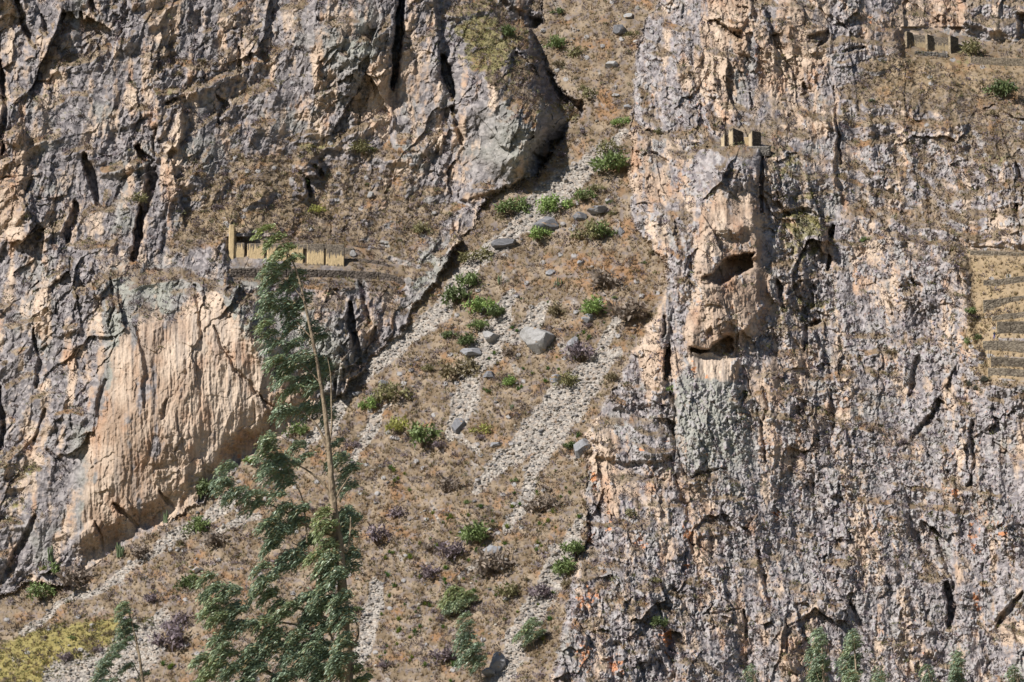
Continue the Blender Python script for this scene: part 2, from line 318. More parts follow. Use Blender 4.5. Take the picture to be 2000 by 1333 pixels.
# ---------------- colour / cover fields
poly('tan', BIGFACE, 2.2, 80); blob('tan', 430, 600, 60, 60, .8); blob('tan', 560, 740, 50, 90, .9); blob('tan', 350, 620, 60, 40, .6); poly('smooth', [(150,1120),(135,1000),(165,880),(178,770),(205,690),(238,650),(300,640),(360,618),(420,600),(455,620),(500,690),(545,745),(600,828),(560,900),(440,1030),(250,1130)], 0.85, 40)
blob('pale', 440, 740, 60, 130, 1.0, -15); blob('pale', 420, 900, 60, 90, 0.6); blob('rust', 460, 880, 40, 26, 0.6, -40); blob('rust', 420, 800, 40, 60, 0.5); blob('rust',200,830,20,60,0.5)
for (x, y, a, b, v, r) in ((25,320,40,90,1.6,0),(10,400,40,60,1.6,0),(330,400,22,60,1.0,0),(250,370,14,50,1.1,0),(690,150,60,70,0.4,0),(700,215,60,30,1.0,0),(820,200,30,90,1.1,0),
        (625,120,14,90,1.2,0),(735,160,18,70,1.0,0),(930,385,36,12,1.4,0),(150,700,50,20,0.8,0),(90,640,30,30,0.5,0),(340,360,30,60,0.8,0),(300,30,60,40,0.5,0),(160,60,14,50,1.0,-10),
        (460,80,40,60,0.5,0),(60,1000,60,30,0.2,0),(90,900,60,25,0.7,0),(860,340,40,20,0.5,0),(700,760,30,30,0.4,0),(560,800,30,40,0.9,0)): blob('tan', x, y, a, b, v, r)
for (x, y, a, b, v) in ((230,640,30,70,1.2),(225,740,22,60,1.2),(310,600,40,30,0.9),(385,640,26,30,0.9),(330,560,90,22,0.8),(460,610,40,60,1.0),(520,680,30,60,0.9),(600,660,70,60,0.8),
        (170,960,20,90,0.9),(250,560,40,30,0.8),(680,90,60,60,0.9),(1000,270,60,70,0.9),(840,520,60,60,0.9),(760,470,40,30,0.5),(560,440,80,20,0.3),(650,700,40,60,0.5)):
    blob('green', x, y, a, b, v * 0.8); blob('tan', x, y, a, b, -v)
poly('tan', [(1362,420),(1395,380),(1480,385),(1486,470),(1505,560),(1510,610),(1440,690),(1440,750),(1350,745),(1342,640),(1366,560)], 2.2, 24)
poly('smooth', [(1362,420),(1395,390),(1480,395),(1486,470),(1505,560),(1510,610),(1440,690),(1440,750),(1350,745),(1342,640),(1366,560)], 0.42, 30)
poly('pale', [(1345,690),(1432,688),(1430,745),(1400,750),(1360,740),(1345,720)], 1.6, 8); poly('smooth', [(1345,690),(1432,688),(1430,745),(1350,745)], 0.5, 8)
poly('green', [(1320,745),(1345,705),(1440,752),(1470,800),(1470,905),(1400,925),(1345,925),(1316,850)], 1.0, 60); poly('tan', [(1320,745),(1345,745),(1440,752),(1470,800),(1470,905),(1400,925),(1345,925),(1316,850)], -1.4, 50); poly('smooth', [(1320,745),(1345,705),(1440,752),(1420,905),(1345,925),(1316,850)], 0.5, 50)
for (x, y, a, b, v, r) in ((1430,30,45,50,1.8,0),(1380,110,22,60,1.1,0),(1260,330,40,60,1.3,0),(1300,380,50,40,1.0,0),(1250,280,20,50,1.0,0),(1340,160,18,60,0.9,0),(1440,130,26,60,1.2,0),
        (1560,60,50,60,0.9,0),(1780,40,90,30,2.0,0),(1850,20,40,30,1.2,0),(1720,70,50,40,1.0,0),(1660,30,60,40,0.5,0),(1500,150,40,80,0.8,0),(1570,120,60,40,0.9,0),(1580,240,50,30,1.0,0),(1634,300,9,90,2.0,0),(1650,400,16,24,1.0,0),
        (1260,620,40,60,1.2,0),(1290,720,40,50,1.4,0),(1200,870,50,30,1.6,0),(1180,960,40,60,1.5,0),(1260,950,50,50,0.9,0),(1330,960,26,60,1.4,-20),(1350,1060,24,80,1.2,-15),(1440,1180,20,60,1.2,-15),
        (1500,760,30,60,0.9,0),(1540,730,30,60,0.9,0),(1580,900,60,60,0.6,0),(1570,570,50,30,1.0,-40),(1560,440,30,14,0.8,0),(1760,760,60,30,0.6,0),(1850,760,24,60,0.9,0),(1900,1000,18,80,0.8,-20),
        (1860,1100,20,60,1.2,-20),(1500,1270,90,60,0.9,0),(1990,880,30,40,1.4,0),(1980,1230,50,50,1.1,0),(1700,1180,60,50,0.5,0),(1660,1080,60,60,0.5,0),(1700,560,30,40,0.6,0),(1300,1100,20,100,0.6,0),
        (1600,310,50,30,0.4,0),(1450,850,16,80,0.5,0)): blob('tan', x, y, a, b, v, r)
for (x, y, a, b) in ((1350,722,8,22),(1384,738,14,9),(1300,860,12,5),(1190,1020,12,30),(1150,1040,10,30),(1160,1160,25,25),(1200,1300,30,30),(1140,1280,20,40),(1900,1050,16,40),(1955,1040,20,20),(1340,1040,16,30),(1160,930,12,40),
        (1270,190,8,10),(1374,168,4,8),(1800,30,10,6),(1910,1180,14,40),(1340,1110,12,20),(1520,1010,14,16),(1865,960,16,20),(1300,1240,20,40),(1700,45,8,12),(1250,880,12,8),(468,893,8,6),(500,880,7,5),(47,1238,9,7),(1250,1060,14,20),(1130,1180,12,18)):
    blob('orange', x, y, a, b, 1.0)
# grassy ground on the masses
for pts, v, s in (([(380,330),(520,300),(620,260),(700,270),(780,290),(840,340),(880,400),(860,440),(820,470),(690,480),(440,480),(400,470),(340,500),(330,440)], 1.3, 60),
        ([(860,-60),(900,80),(960,160),(1040,260),(1090,280),(1138,210),(1080,140),(1040,60),(960,-60)], 0.5, 40), ([(1640,180),(1690,130),(1760,90),(1870,100),(2060,60),(2060,250),(1900,235),(1800,190),(1680,190)], 1.6, 30),
        ([(1640,200),(2060,200),(2060,330),(1800,320),(1640,260)], 0.5, 50), ([(1840,470),(2060,470),(2060,740),(1870,760),(1880,640),(1900,560)], 1.3, 24),
        ([(90,120),(260,60),(420,100),(560,20),(600,20),(600,200),(420,260),(180,260)], 0.45, 80), ([(440,540),(560,530),(800,520),(840,560),(790,620),(600,600),(470,570)], 0.35, 30),
        ([(660,480),(800,480),(850,520),(800,560),(700,545)], 0.8, 20), ([(-80,860),(60,870),(110,960),(90,1140),(-80,1180)], 0.5, 30), ([(1500,290),(1600,300),(1640,420),(1900,480),(2060,460),(2060,330),(1700,320)], 0.35, 60),
        ([(1500,640),(1700,560),(1900,640),(1860,760),(1700,900),(1560,860)], 0.15, 60), ([(500,180),(600,220),(640,300),(580,340),(440,320)], 0.4, 40)):
    poly('grass', pts, v, s)
for (x, y, a, b, v) in ((1560,420,60,60,1.0),(1580,480,60,40,1.0),(1570,600,70,30,1.0),(1540,320,40,40,0.6),(960,100,80,60,1.0),(1080,230,50,60,0.9),(620,290,50,30,0.9),(100,160,60,50,0.6),(560,140,60,50,0.7),(1700,260,80,30,0.5),
        (330,180,60,20,0.5),(120,240,50,30,0.4),(800,450,60,30,0.4),(40,920,50,30,0.9),(30,990,40,30,0.9),(1880,110,50,30,0.4),(1940,320,60,30,0.5),(260,290,30,20,0.7),(920,40,60,50,0.7)): blob('moss', x, y, a, b, v)
for (x, y, a, b, v) in ((500,575,90,40,1.0),(700,580,90,50,0.9),(1750,880,80,60,0.4),(1900,330,90,40,0.6),(1750,480,120,40,0.5),(1560,700,50,60,0.3),(1760,1100,60,40,0.6),(1450,1060,60,40,0.5),(860,460,60,50,0.3),(1580,900,60,80,0.35),(560,250,60,30,0.3),(1820,520,80,60,0.4)): blob('purple', x, y, a, b, v)
# knobbly lichen cushions
poly('knob', R_EDGE + [(2300,1560),(2300,-240)], 0.8, 20)
poly('knob', [(1300,-60),(1620,-60),(1640,200),(1500,280),(1400,290)], -0.35, 40); poly('knob', [(1640,160),(2300,60),(2300,260),(1700,260)], -0.4, 40)
poly('smooth', [(1365,330),(1400,290),(1490,290),(1492,440),(1365,450)], .12, 24)
for (x, y, a, b, v) in ((90,700,110,150,0.45),(60,900,90,60,0.4),(160,1120,60,40,0.7),(1650,900,300,300,0.35),(1300,1100,150,200,0.3)): blob('knob', x, y, a, b, v)
# talus cover
blob('rust', 1180, 530, 110, 60, 0.9); blob('rust', 1190, 220, 40, 90, 0.8); blob('rust', 760, 1000, 90, 60, 0.3); blob('rust',870,500,20,40,.6); blob('rust',760,640,60,14,.8,-45)
blob('purple', 300, 1150, 200, 90, 0.35); blob('purple', 850, 1150, 150, 150, 0.35); blob('purple', 1130, 700, 40, 30, .4)
poly('rust', [(1885,480),(2060,480),(2060,760),(1930,750),(1880,620)], -.6, 20); poly('straw', [(1890,498),(2060,498),(2060,740),(1930,750),(1875,700),(1900,600)], 1, 20); poly('straw', [(1700,110),(1880,105),(2060,130),(2060,175),(1720,190)], .6, 40); poly('straw', [(330,440),(440,380),(620,330),(700,400),(440,470)], .5, 60)
poly('moss', [(-60,1300),(60,1230),(160,1215),(240,1205),(225,1250),(150,1300),(60,1350),(-60,1370)], 2.5, 30); blob('moss', 290, 1215, 30, 14, 1.2); blob('moss',360,1250,30,14,.9); blob('moss',1130,90,90,60,.3)
for p in ([(440,470),(690,480),(800,520),(790,550),(450,545)], [(1755,60),(1885,65),(2060,100),(2060,150),(1890,145),(1760,110)], [(1885,480),(2060,480),(2060,750),(1930,750),(1900,620)], [(1395,268),(1505,268),(1510,325),(1390,325)]):
    poly('flat', p, 1.0 if p[0][0] != 1395 else .75, 16)
#@@END FEATURES
log('rasters')

# ------------------------------------------------------------------ the terrain surface
def axis(lo, a, b, hi, fine, coarse):
    return np.concatenate([np.arange(lo, a, coarse), np.arange(a, b, fine), np.arange(b, hi + coarse, coarse)]).astype(np.float32)
gu = axis(-260, -12, 2012, 2260, GRID, 5.0); gv = axis(-200, -12, 1345, 1500, GRID, 5.0)
U, V = np.meshgrid(gu, gv); NV, NU = U.shape
log('grid', U.shape)
w1 = fbm(U / 55, V / 55, 5, 1, 0.6) ; w2 = fbm(U / 55 + 40, V / 55, 5, 2, 0.6)
Uw = U + 8 * w1; Vw = V + 8 * w2
ew = 12 * fbm(U / 38, V / 38, 5, 3, 0.65)
sdl = samp(SDL, U, V) + ew; sdr = samp(SDR, U, V) + ew
mL = sstep(-3, 6, sdl); mR = sstep(-3, 6, sdr); mT = np.clip(1 - mL - mR, 0, 1)
wL = 10 + 50 * sstep(360, 420, V)          # how gently each foot rises out of the talus
mLd = sstep(-3, wL, sdl) * 0.96 + 0.04 * mL; mRd = sstep(-4, 22, sdr)
S = {k: samp(a, Uw, Vw) for k, a in F.items()}
D = samp(D_T, U, V) * (1 - mLd) + samp(D_L, U, V) * mLd; D = D * (1 - mRd) + samp(D_R, U, V) * mRd
D -= S['h'] * np.clip(mLd + mRd, 0, 1) + S['ht']
X0 = (U - 1000) * 0.1; Z0 = (666 - V) * 0.1          # metres on the face, for the rock's own patterns
rock = np.clip(mL + mR, 0, 1)
soft = np.clip(S['grass'], 0, 1)
amp = rock * (1 - 0.80 * np.clip(S['smooth'], 0, 1)) * (1 - 0.55 * soft)
lean = 0.30 * mL - 0.16 * mR; lx = X0 - lean * Z0
wx = lx + 2.2 * fbm(X0 / 9, Z0 / 14, 4, 11); wz = Z0 + 3.0 * fbm(X0 / 9 + 9, Z0 / 14, 4, 12)
H = np.zeros_like(D)
quiet = 0.42 + 0.85 * sstep(-0.35, 0.45, fbm(lx / 13, Z0 / 22, 4, 34)); amp = amp * quiet
rib = 1 - 2 * np.abs(fbm(lx / 15, Z0 / 55, 4, 36)); H += 1.9 * rib * mR + 1.0 * rib * mL
H += np.clip(S['smooth'], 0, 1) * (0.30 * (1 - 2 * np.abs(fbm(X0 / 1.5, Z0 / 13, 4, 39))) + 0.16 * fbm(X0 / 0.6, Z0 / 1.4, 3, 40))
fa, ca, ia = facet(wx / 11, wz / 20, 21, 1.2, 0.8); H += 1.5 * fa * amp
wx2 = lx + 0.9 * fbm(X0 / 4, Z0 / 5, 3, 13); wz2 = Z0 + 0.9 * fbm(X0 / 4 + 9, Z0 / 5, 3, 14)
fb, cb, ib = facet(wx2 / 3.4 + 0.12 * wz2 / 3.4, wz2 / 5.6, 22, 1.3, 0.9); H += 0.62 * fb * amp - 0.22 * cb * amp * (ib > 0)
fc, cc, ic = facet(wx2 / 1.25, wz2 / 1.9, 23, 1.4, 0.9); H += 0.27 * fc * amp - 0.10 * cc * amp
log('facets')
fd, cd, idd = facet((X0 + 0.25 * w1) / 0.55, (Z0 + 0.2 * w2) / 0.7, 24, 1.3, 0.9); H += 0.14 * fd * amp
rid = 1 - 2 * np.abs(fbm(lx / 3.5, Z0 / 11, 4, 31)); H += 0.55 * rid * amp          # vertical flutes
big = fbm(X0 / 26, Z0 / 30, 3, 33); H += 2.2 * big * rock
H += 0.25 * fbm(X0 / 1.6, Z0 / 1.6, 4, 35) * np.clip(amp + 0.15 * rock, 0, 1)
# ledges: walls broken by receding steps, diagonal on the left mass, nearly level on the right one
rt = sstep(1560, 1700, U) * sstep(560, 420, V)
ls = (Z0 - (0.55 * mL - 0.10 * mR) * X0 + 4.2 * fbm(X0 / 20, Z0 / 20, 5, 37)) / (6.4 * mL + 4.6 * mR + 3 * mT)
lp = ls - np.floor(ls); lstr = sstep(-0.15, 0.45, fbm(X0 / 15, Z0 / 9, 3, 38) + 0.15 * mL + 0.5 * rt - 0.10) * (1 - np.clip(S['smooth'] * 1.3, 0, 1))
ledge = sstep(0.66, 0.72, lp) * lstr * rock
H += rock * lstr * 1.9 * np.where(lp < .7, lp / .7, (1 - lp) / .3) * (1 - 0.35 * mR)
# knobs: rounded cushions standing off the rock
kmask = np.clip(S['knob'], 0, 1.2) * mR + np.clip(S['knob'], 0, 1) * mL * (mR < .5)
kreg = sstep(-0.35, 0.25, fbm(lx / 3.2, Z0 / 5.5, 5, 41, 0.6) * 1.2 + 0.55 * (kmask - 0.72) - 0.55 * np.clip(S['tan'], -1, 1))
kwx = 0.5 * fbm(X0 / 1.5, Z0 / 1.5, 2, 44); k1, k2, kid, _, _ = cells((X0 + kwx) / 1.0, (Z0 - kwx) / 1.35, 42)
kr = np.random.RandomState(3).rand(65536).astype(np.float32)[kid]
kb = np.sqrt(np.clip(1 - (k1 / (0.16 + 0.56 * kr * kr)) ** 2, 0, 1)) * (kr > 0.2)
j1, j2, jid, _, _ = cells(X0 / 0.52 + 3, Z0 / 0.56, 43)
jr = np.random.RandomState(4).rand(65536).astype(np.float32)[jid]
jb = np.sqrt(np.clip(1 - (j1 / (0.3 + 0.3 * jr)) ** 2, 0, 1))
km = np.clip(kmask, 0, 1) * kreg
KN = km * ((0.25 + 0.5 * kr) * kb + 0.20 * jb); H += KN
# talus: lumps, stones, little steps
tl = fbm(X0 / 12, Z0 / 12, 5, 51); H += mT * (1.8 * tl + 0.5 * fbm(X0 / 1.8, Z0 / 1.2, 4, 52))
s1, s2, sid, sdx, sdy = cells(X0 / 0.62 + 7, Z0 / 0.42, 53)
sr = np.random.RandomState(5).rand(3, 65536).astype(np.float32)
scm = sstep(0.26, 0.56, S['scree'] + 0.62 * fbm(X0 / 4 + Z0 / 9, Z0 / 5, 5, 54, 0.65)) * np.clip(mT * 1.2, 0, 1)
H += scm * 0.28 * (np.clip(1 - (s1 / 0.62) ** 2, 0, 1) ** 0.5) * (0.3 + sr[0][sid])
g1, g2, gid, _, _ = cells(X0 / 1.9 + 5, Z0 / 1.5, 55)
gr = np.random.RandomState(6).rand(65536).astype(np.float32)[gid]
stone = (gr > 0.93) * np.clip(1 - (g1 / (0.14 + 0.16 * gr)) ** 2, 0, 1) ** 0.5 * np.clip(mT + soft * rock * .7, 0, 1)
H += 0.5 * stone
H += soft * rock * (0.35 * fbm(X0 / 1.5, Z0 / 1.0, 4, 56))
H *= 1 - 0.93 * np.clip(np.maximum(S['flat'], samp(F['wallz'], U, V)), 0, 1)
H += samp(F['bench'], U, V)
D = D - H
log('height')
PX, PY, PZ = to_world(U, V, D)
# local steepness (over about 1.5 m) decides where soil and grass can lie
def blur(A, n):
    k = np.cumsum(np.pad(A, ((n + 1, n), (0, 0)), mode='edge'), 0, dtype=np.float64); A = (k[2 * n + 1:] - k[:-2 * n - 1]) / (2 * n + 1)
    k = np.cumsum(np.pad(A, ((0, 0), (n + 1, n)), mode='edge'), 1, dtype=np.float64); return ((k[:, 2 * n + 1:] - k[:, :-2 * n - 1]) / (2 * n + 1)).astype(np.float32)
nb = max(1, int(round(6 / GRID)))
Db = blur(D, nb)
dYdz = -np.gradient(Db, axis=0) / np.maximum(np.gradient(V, axis=0) * 0.1, 1e-3)
dYdx = np.gradient(Db, axis=1) / np.maximum(np.gradient(U, axis=1) * 0.1, 1e-3)
up = dYdz / np.sqrt(1 + dYdz ** 2 + dYdx ** 2)      # 0 = wall, 1 = flat ledge
log('slope', float(np.percentile(up[rock > .5], 50)), float(np.percentile(up, 80)))
n_m = fbm(X0 / 7, Z0 / 6, 5, 61); n_s = fbm(X0 / 1.3, Z0 / 1.1, 3, 62); n_v = fbm(X0 / 2.2, Z0 / 14, 4, 63) + 0.9 * fbm(lx / 6, Z0 / 34, 4, 60); n_d = fbm(X0 / 0.45, Z0 / 0.45, 2, 64)
grass = np.clip(mT + sstep(0.45, 0.75, rock * (S['grass'] * 0.62 + (up - 0.62) * 1.9 + 0.26 * n_m + 0.18 * n_s + 0.42 * ledge - 0.45 * np.clip(S['smooth'], 0, 1) - 0.12 * np.clip(S['tan'], 0, 2)) + 0.25), 0, 1)
grass *= (1 - scm)
# ---- albedo
def C(*c): return np.array(c, np.float32)
def mix(a, b, m): return a + (b - a) * m[..., None]
tanc = mix(C(.385, .275, .20) + 0 * X0[..., None], C(.56, .445, .35), sstep(-0.6, 0.9, n_m + 1.3 * S['pale'] + 0.5 * n_v))
tanc = mix(tanc, C(.42, .24, .145), np.clip(sstep(0.05, 0.9, fbm(X0 / 5, Z0 / 8, 4, 65) + 0.8 * S['rust']), 0, 1) * 0.7)
greyc = mix(C(.165, .158, .165) + 0 * X0[..., None], C(.35, .335, .335), sstep(-0.7, 0.9, n_s + 0.7 * idd))
greyc = greyc * (1 + 0.18 * mR)[..., None] * C(1.02, .97, .96)
greyc = mix(greyc, C(.34, .345, .295), np.clip(S['green'] + 0.5 * sstep(0.1, 0.8, fbm(X0 / 8, Z0 / 8, 3, 66)), 0, 1) * 0.75)
g = 0.10 + 0.50 * S['tan'] - 0.42 + 0.55 * n_m + 0.75 * n_v + 0.30 * n_s + 0.13 * ib + 0.10 * ic - 1.0 * KN + 0.15 * (0.5 - up)
g += mL * 0.08 + 0.20 * mR
tanm = sstep(-0.22, 0.42, g)
alb = mix(greyc, tanc, tanm)
alb *= (1 - 0.12 * (cc * amp * rock))[..., None] * (1 + 0.10 * n_d)[..., None]
streak = sstep(0.05, 0.7, fbm(X0 / 1.1, Z0 / 18, 4, 67) + 0.35 * sstep(780, 640, V)) * np.clip(S['smooth'], 0, 1); alb = mix(alb, C(.24, .215, .20), streak * 0.55)
kcol = mix(C(.23, .22, .225) + 0 * X0[..., None], C(.41, .39, .385), np.clip(kr, 0, 1)); kcol = mix(kcol, C(.30, .25, .28), (np.abs(jr - 0.5) < 0.07) * 0.8)
alb = mix(alb, kcol, sstep(0.06, 0.3, KN) * 0.85)
rv = fbm(X0 / 0.9, Z0 / 0.9, 3, 73, 0.7); alb = mix(alb, C(.27, .21, .17), sstep(0.25, 0.7, rv + 0.25 * S['purple']) * mR * 0.55 * (1 - np.clip(S['smooth'], 0, 1)))
om = sstep(0.54, 0.84, S['orange'] * 0.75 + 0.55 * n_s + 0.25 * n_d) * rock * np.clip(S['orange'] * 3, 0, 1) ; alb = mix(alb, C(.60, .25, .10), om * 0.8)
om2 = sstep(0.62, 0.8, fbm(X0 / 0.8, Z0 / 1.2, 3, 68)) * sstep(0.1, 0.6, fbm(X0 / 14, Z0 / 14, 2, 69)) * mR; alb = mix(alb, C(.58, .27, .14), om2 * 0.6)
# soil and dry grass ground
soil = mix(C(.175, .13, .085) + 0 * X0[..., None], C(.30, .235, .17), sstep(-0.6, 0.6, fbm(X0 / 4, Z0 / 3, 4, 71)))
soil = mix(soil, C(.29, .16, .08), sstep(-0.1, 0.7, fbm(X0 / 5, Z0 / 4, 4, 72) + 0.7 * S['rust'] - 0.15) * 0.75)
soil = mix(soil, C(.20, .17, .165), sstep(0.05, 0.5, n_s + 0.3 * S['purple']) * 0.7)
soil = mix(soil, C(.42, .31, .18), np.clip(S['straw'], 0, 1) * (0.55 + .35 * n_s))
soil = mix(soil, C(.29, .25, .085), sstep(0.4, 1.1, S['moss'] * 0.6 + 0.5 * n_s + 0.3 * n_m) * 0.8)
alb = mix(alb, soil, grass)
stc = mix(C(.22, .20, .185) + 0 * X0[..., None], C(.42, .38, .335), sr[1][sid]); stc = mix(stc, C(.33, .27, .22), (sr[2][sid] > .7) * 0.6)
stc *= (0.62 + 0.5 * sstep(0.02, 0.25, s2 - s1))[..., None]
alb = mix(alb, stc, scm)
alb = mix(alb, C(.33, .32, .32), sstep(0.05, 0.3, stone) * 0.9 * (1 - scm))
alb = mix(alb, C(.22, .20, .085), sstep(0.55, 0.85, S['moss'] * rock * 0.8 + 0.5 * n_s + (up - 0.55) * 0.8) * 0.7)
alb = np.clip(alb, 0.015, 0.75)
log('albedo')

# ------------------------------------------------------------------ materials
MATS = {}
def mat(name, color=None, attr=None, rough=0.9, noise=0.25, nscale=4.0, bump=0.3, bscale=8.0, spec=0.15, trans=0.0):
    if name in MATS: return MATS[name]
    m = bpy.data.materials.new(name); m.use_nodes = True; nt = m.node_tree; n = nt.nodes; l = nt.links
    b = n['Principled BSDF']; b.inputs['Roughness'].default_value = rough
    b.inputs['Specular IOR Level'].default_value = spec
    tc = n.new('ShaderNodeTexCoord'); nz = n.new('ShaderNodeTexNoise'); nz.inputs['Scale'].default_value = nscale; nz.inputs['Detail'].default_value = 5
    l.new(tc.outputs['Object'], nz.inputs['Vector'])
    mr = n.new('ShaderNodeMapRange'); mr.inputs[1].default_value = 0.25; mr.inputs[2].default_value = 0.75; mr.inputs[3].default_value = 1 - noise; mr.inputs[4].default_value = 1 + noise
    l.new(nz.outputs[0], mr.inputs[0])
    mx = n.new('ShaderNodeMix'); mx.data_type = 'RGBA'; mx.blend_type = 'MULTIPLY'; mx.inputs[0].default_value = 1
    if attr:
        at = n.new('ShaderNodeAttribute'); at.attribute_name = attr; l.new(at.outputs['Color'], mx.inputs[6])
    else: mx.inputs[6].default_value = (*color, 1)
    l.new(mr.outputs[0], mx.inputs[7]); l.new(mx.outputs[2], b.inputs['Base Color'])
    if bump:
        bp = n.new('ShaderNodeBump'); bp.inputs['Strength'].default_value = bump; bp.inputs['Distance'].default_value = 0.2
        n2 = n.new('ShaderNodeTexNoise'); n2.inputs['Scale'].default_value = bscale; n2.inputs['Detail'].default_value = 4
        l.new(tc.outputs['Object'], n2.inputs['Vector']); l.new(n2.outputs[0], bp.inputs['Height']); l.new(bp.outputs[0], b.inputs['Normal'])
    if trans:
        tr = n.new('ShaderNodeBsdfTranslucent'); ms = n.new('ShaderNodeMixShader'); ms.inputs[0].default_value = trans
        l.new(mx.outputs[2], tr.inputs[0]); l.new(b.outputs[0], ms.inputs[1]); l.new(tr.outputs[0], ms.inputs[2])
        l.new(ms.outputs[0], n['Material Output'].inputs[0])
    MATS[name] = m; return m

def np_mesh(name, verts, faces, colors=None, material=None, smooth=False):
    """verts (n,3), faces (m,k) with k = 3 or 4, colors (n,3) per vertex"""
    verts = np.asarray(verts, np.float32); faces = np.asarray(faces, np.int32)
    me = bpy.data.meshes.new(name); m, k = faces.shape
    me.vertices.add(len(verts)); me.vertices.foreach_set('co', verts.ravel())
    me.loops.add(m * k); me.loops.foreach_set('vertex_index', faces.ravel())
    me.polygons.add(m); me.polygons.foreach_set('loop_start', np.arange(0, m * k, k, dtype=np.int32))
    me.polygons.foreach_set('loop_total', np.full(m, k, np.int32))
    if smooth: me.polygons.foreach_set('use_smooth', np.ones(m, bool))
    me.update(calc_edges=True)
    if colors is not None:
        a = me.color_attributes.new('tint', 'FLOAT_COLOR', 'POINT')
        c = np.ones((len(verts), 4), np.float32); c[:, :3] = colors; a.data.foreach_set('color', c.ravel())
    if material: me.materials.append(material)
    return me
def link(name, me, parent=None, loc=None):
    o = bpy.data.objects.new(name, me); COL.objects.link(o)
    if loc is not None: o.location = loc
    if parent: o.parent = parent
    return o
def tag(o, label=None, cat=None, group=None, kind=None):
    if label: o['label'] = label
    if cat: o['category'] = cat
    if group: o['group'] = group
    if kind: o['kind'] = kind
    return o

# ------------------------------------------------------------------ terrain objects: three rock / slope sheets sharing their rims
m_rock = mat('weathered_rock', attr='tint', noise=0.16, nscale=1.6, bump=0.35, bscale=3.5)
VV = np.stack([PX, PY, PZ], -1).reshape(-1, 3); CC = alb.reshape(-1, 3)
idx = np.arange(NV * NU, dtype=np.int32).reshape(NV, NU)
quads = np.stack([idx[1:, :-1], idx[1:, 1:], idx[:-1, 1:], idx[:-1, :-1]], -1).reshape(-1, 4)
reg = np.where(mL > 0.5, 0, np.where(mR > 0.5, 2, 1))[:-1, :-1].ravel()
for r, nm in ((0, 'cliff'), (1, 'slope'), (2, 'cliff_face')):
    q = quads[reg == r]; used = np.zeros(len(VV), bool); used[q.ravel()] = True
    new_i = np.cumsum(used, dtype=np.int32) - 1
    me = np_mesh(nm, VV[used], new_i[q], CC[used], m_rock, smooth=False)
    tag(link(nm, me), kind='structure')
log('terrain')
# ------------------------------------------------------------------ surface queries
def surf_i(u, v):
    i = np.clip(np.searchsorted(gu, u), 1, NU - 1); j = np.clip(np.searchsorted(gv, v), 1, NV - 1); return j, i
def surf_D(u, v):
    j, i = surf_i(np.asarray(u, float), np.asarray(v, float)); return D[j, i]
def surf_P(u, v, lift=0.0):
    d = surf_D(u, v) - lift; return np.stack(to_world(np.asarray(u, float), np.asarray(v, float), d), -1)
RNG = np.random.RandomState(20)

# ------------------------------------------------------------------ small templates (x, y across; z up; unit height)
def t_tuft(n=9, seed=0, spread=0.55, w=0.055):
    r = np.random.RandomState(seed); V_, F_, S_ = [], [], []
    for k in range(n):
        a = r.rand() * 2 * math.pi; s = spread * (0.3 + r.rand()); h = 0.55 + 0.45 * r.rand(); c, q = math.cos(a), math.sin(a); ww = w * (0.7 + 0.6 * r.rand())
        b = len(V_); V_ += [(c * .06 - q * ww, q * .06 + c * ww, -.05), (c * .06 + q * ww, q * .06 - c * ww, -.05), (c * s, q * s, h)]; F_.append((b, b + 1, b + 2)); S_ += [0.85, 0.85, 1.15]
    return np.array(V_), np.array(F_), np.array(S_)
def t_cushion(n=26, seed=0, leaf=0.22, flat=0.6, stemmy=0.0):
    r = np.random.RandomState(seed); V_, F_, S_ = [], [], []
    for k in range(n):
        d = r.randn(3); d[2] = abs(d[2]) + 0.1; d /= np.linalg.norm(d); rad = 0.5 * (0.45 + 0.6 * r.rand() ** 0.5)
        p = d * rad * np.array([1, 1, 2 * flat]); t = r.randn(3); t /= np.linalg.norm(t); o = np.cross(d, t); o /= np.linalg.norm(o) + 1e-9; l = leaf * (0.6 + 0.8 * r.rand())
        b = len(V_); V_ += [p - o * l * .45, p + o * l * .45, p + (d * 0.6 + t * 0.55) * l * 1.3]; F_.append((b, b + 1, b + 2)); q = 0.75 + 0.5 * r.rand(); S_ += [q, q, q * 1.1]
    return np.array(V_), np.array(F_), np.array(S_)
def t_stone(seed=0):
    r = np.random.RandomState(seed); p = (1 + 5 ** .5) / 2
    V_ = np.array([(-1, p, 0), (1, p, 0), (-1, -p, 0), (1, -p, 0), (0, -1, p), (0, 1, p), (0, -1, -p), (0, 1, -p), (p, 0, -1), (p, 0, 1), (-p, 0, -1), (-p, 0, 1)], float)
    V_ *= (0.5 / np.linalg.norm(V_[0])); V_ *= (1 + 0.35 * (r.rand(12, 1) - 0.5)); V_ *= np.array([1.0, 0.8 + 0.3 * r.rand(), 0.55 + 0.2 * r.rand()])
    F_ = np.array([(0,11,5),(0,5,1),(0,1,7),(0,7,10),(0,10,11),(1,5,9),(5,11,4),(11,10,2),(10,7,6),(7,1,8),(3,9,4),(3,4,2),(3,2,6),(3,6,8),(3,8,9),(4,9,5),(2,4,11),(6,2,10),(8,6,7),(9,8,1)])
    return V_, F_, np.ones(12)
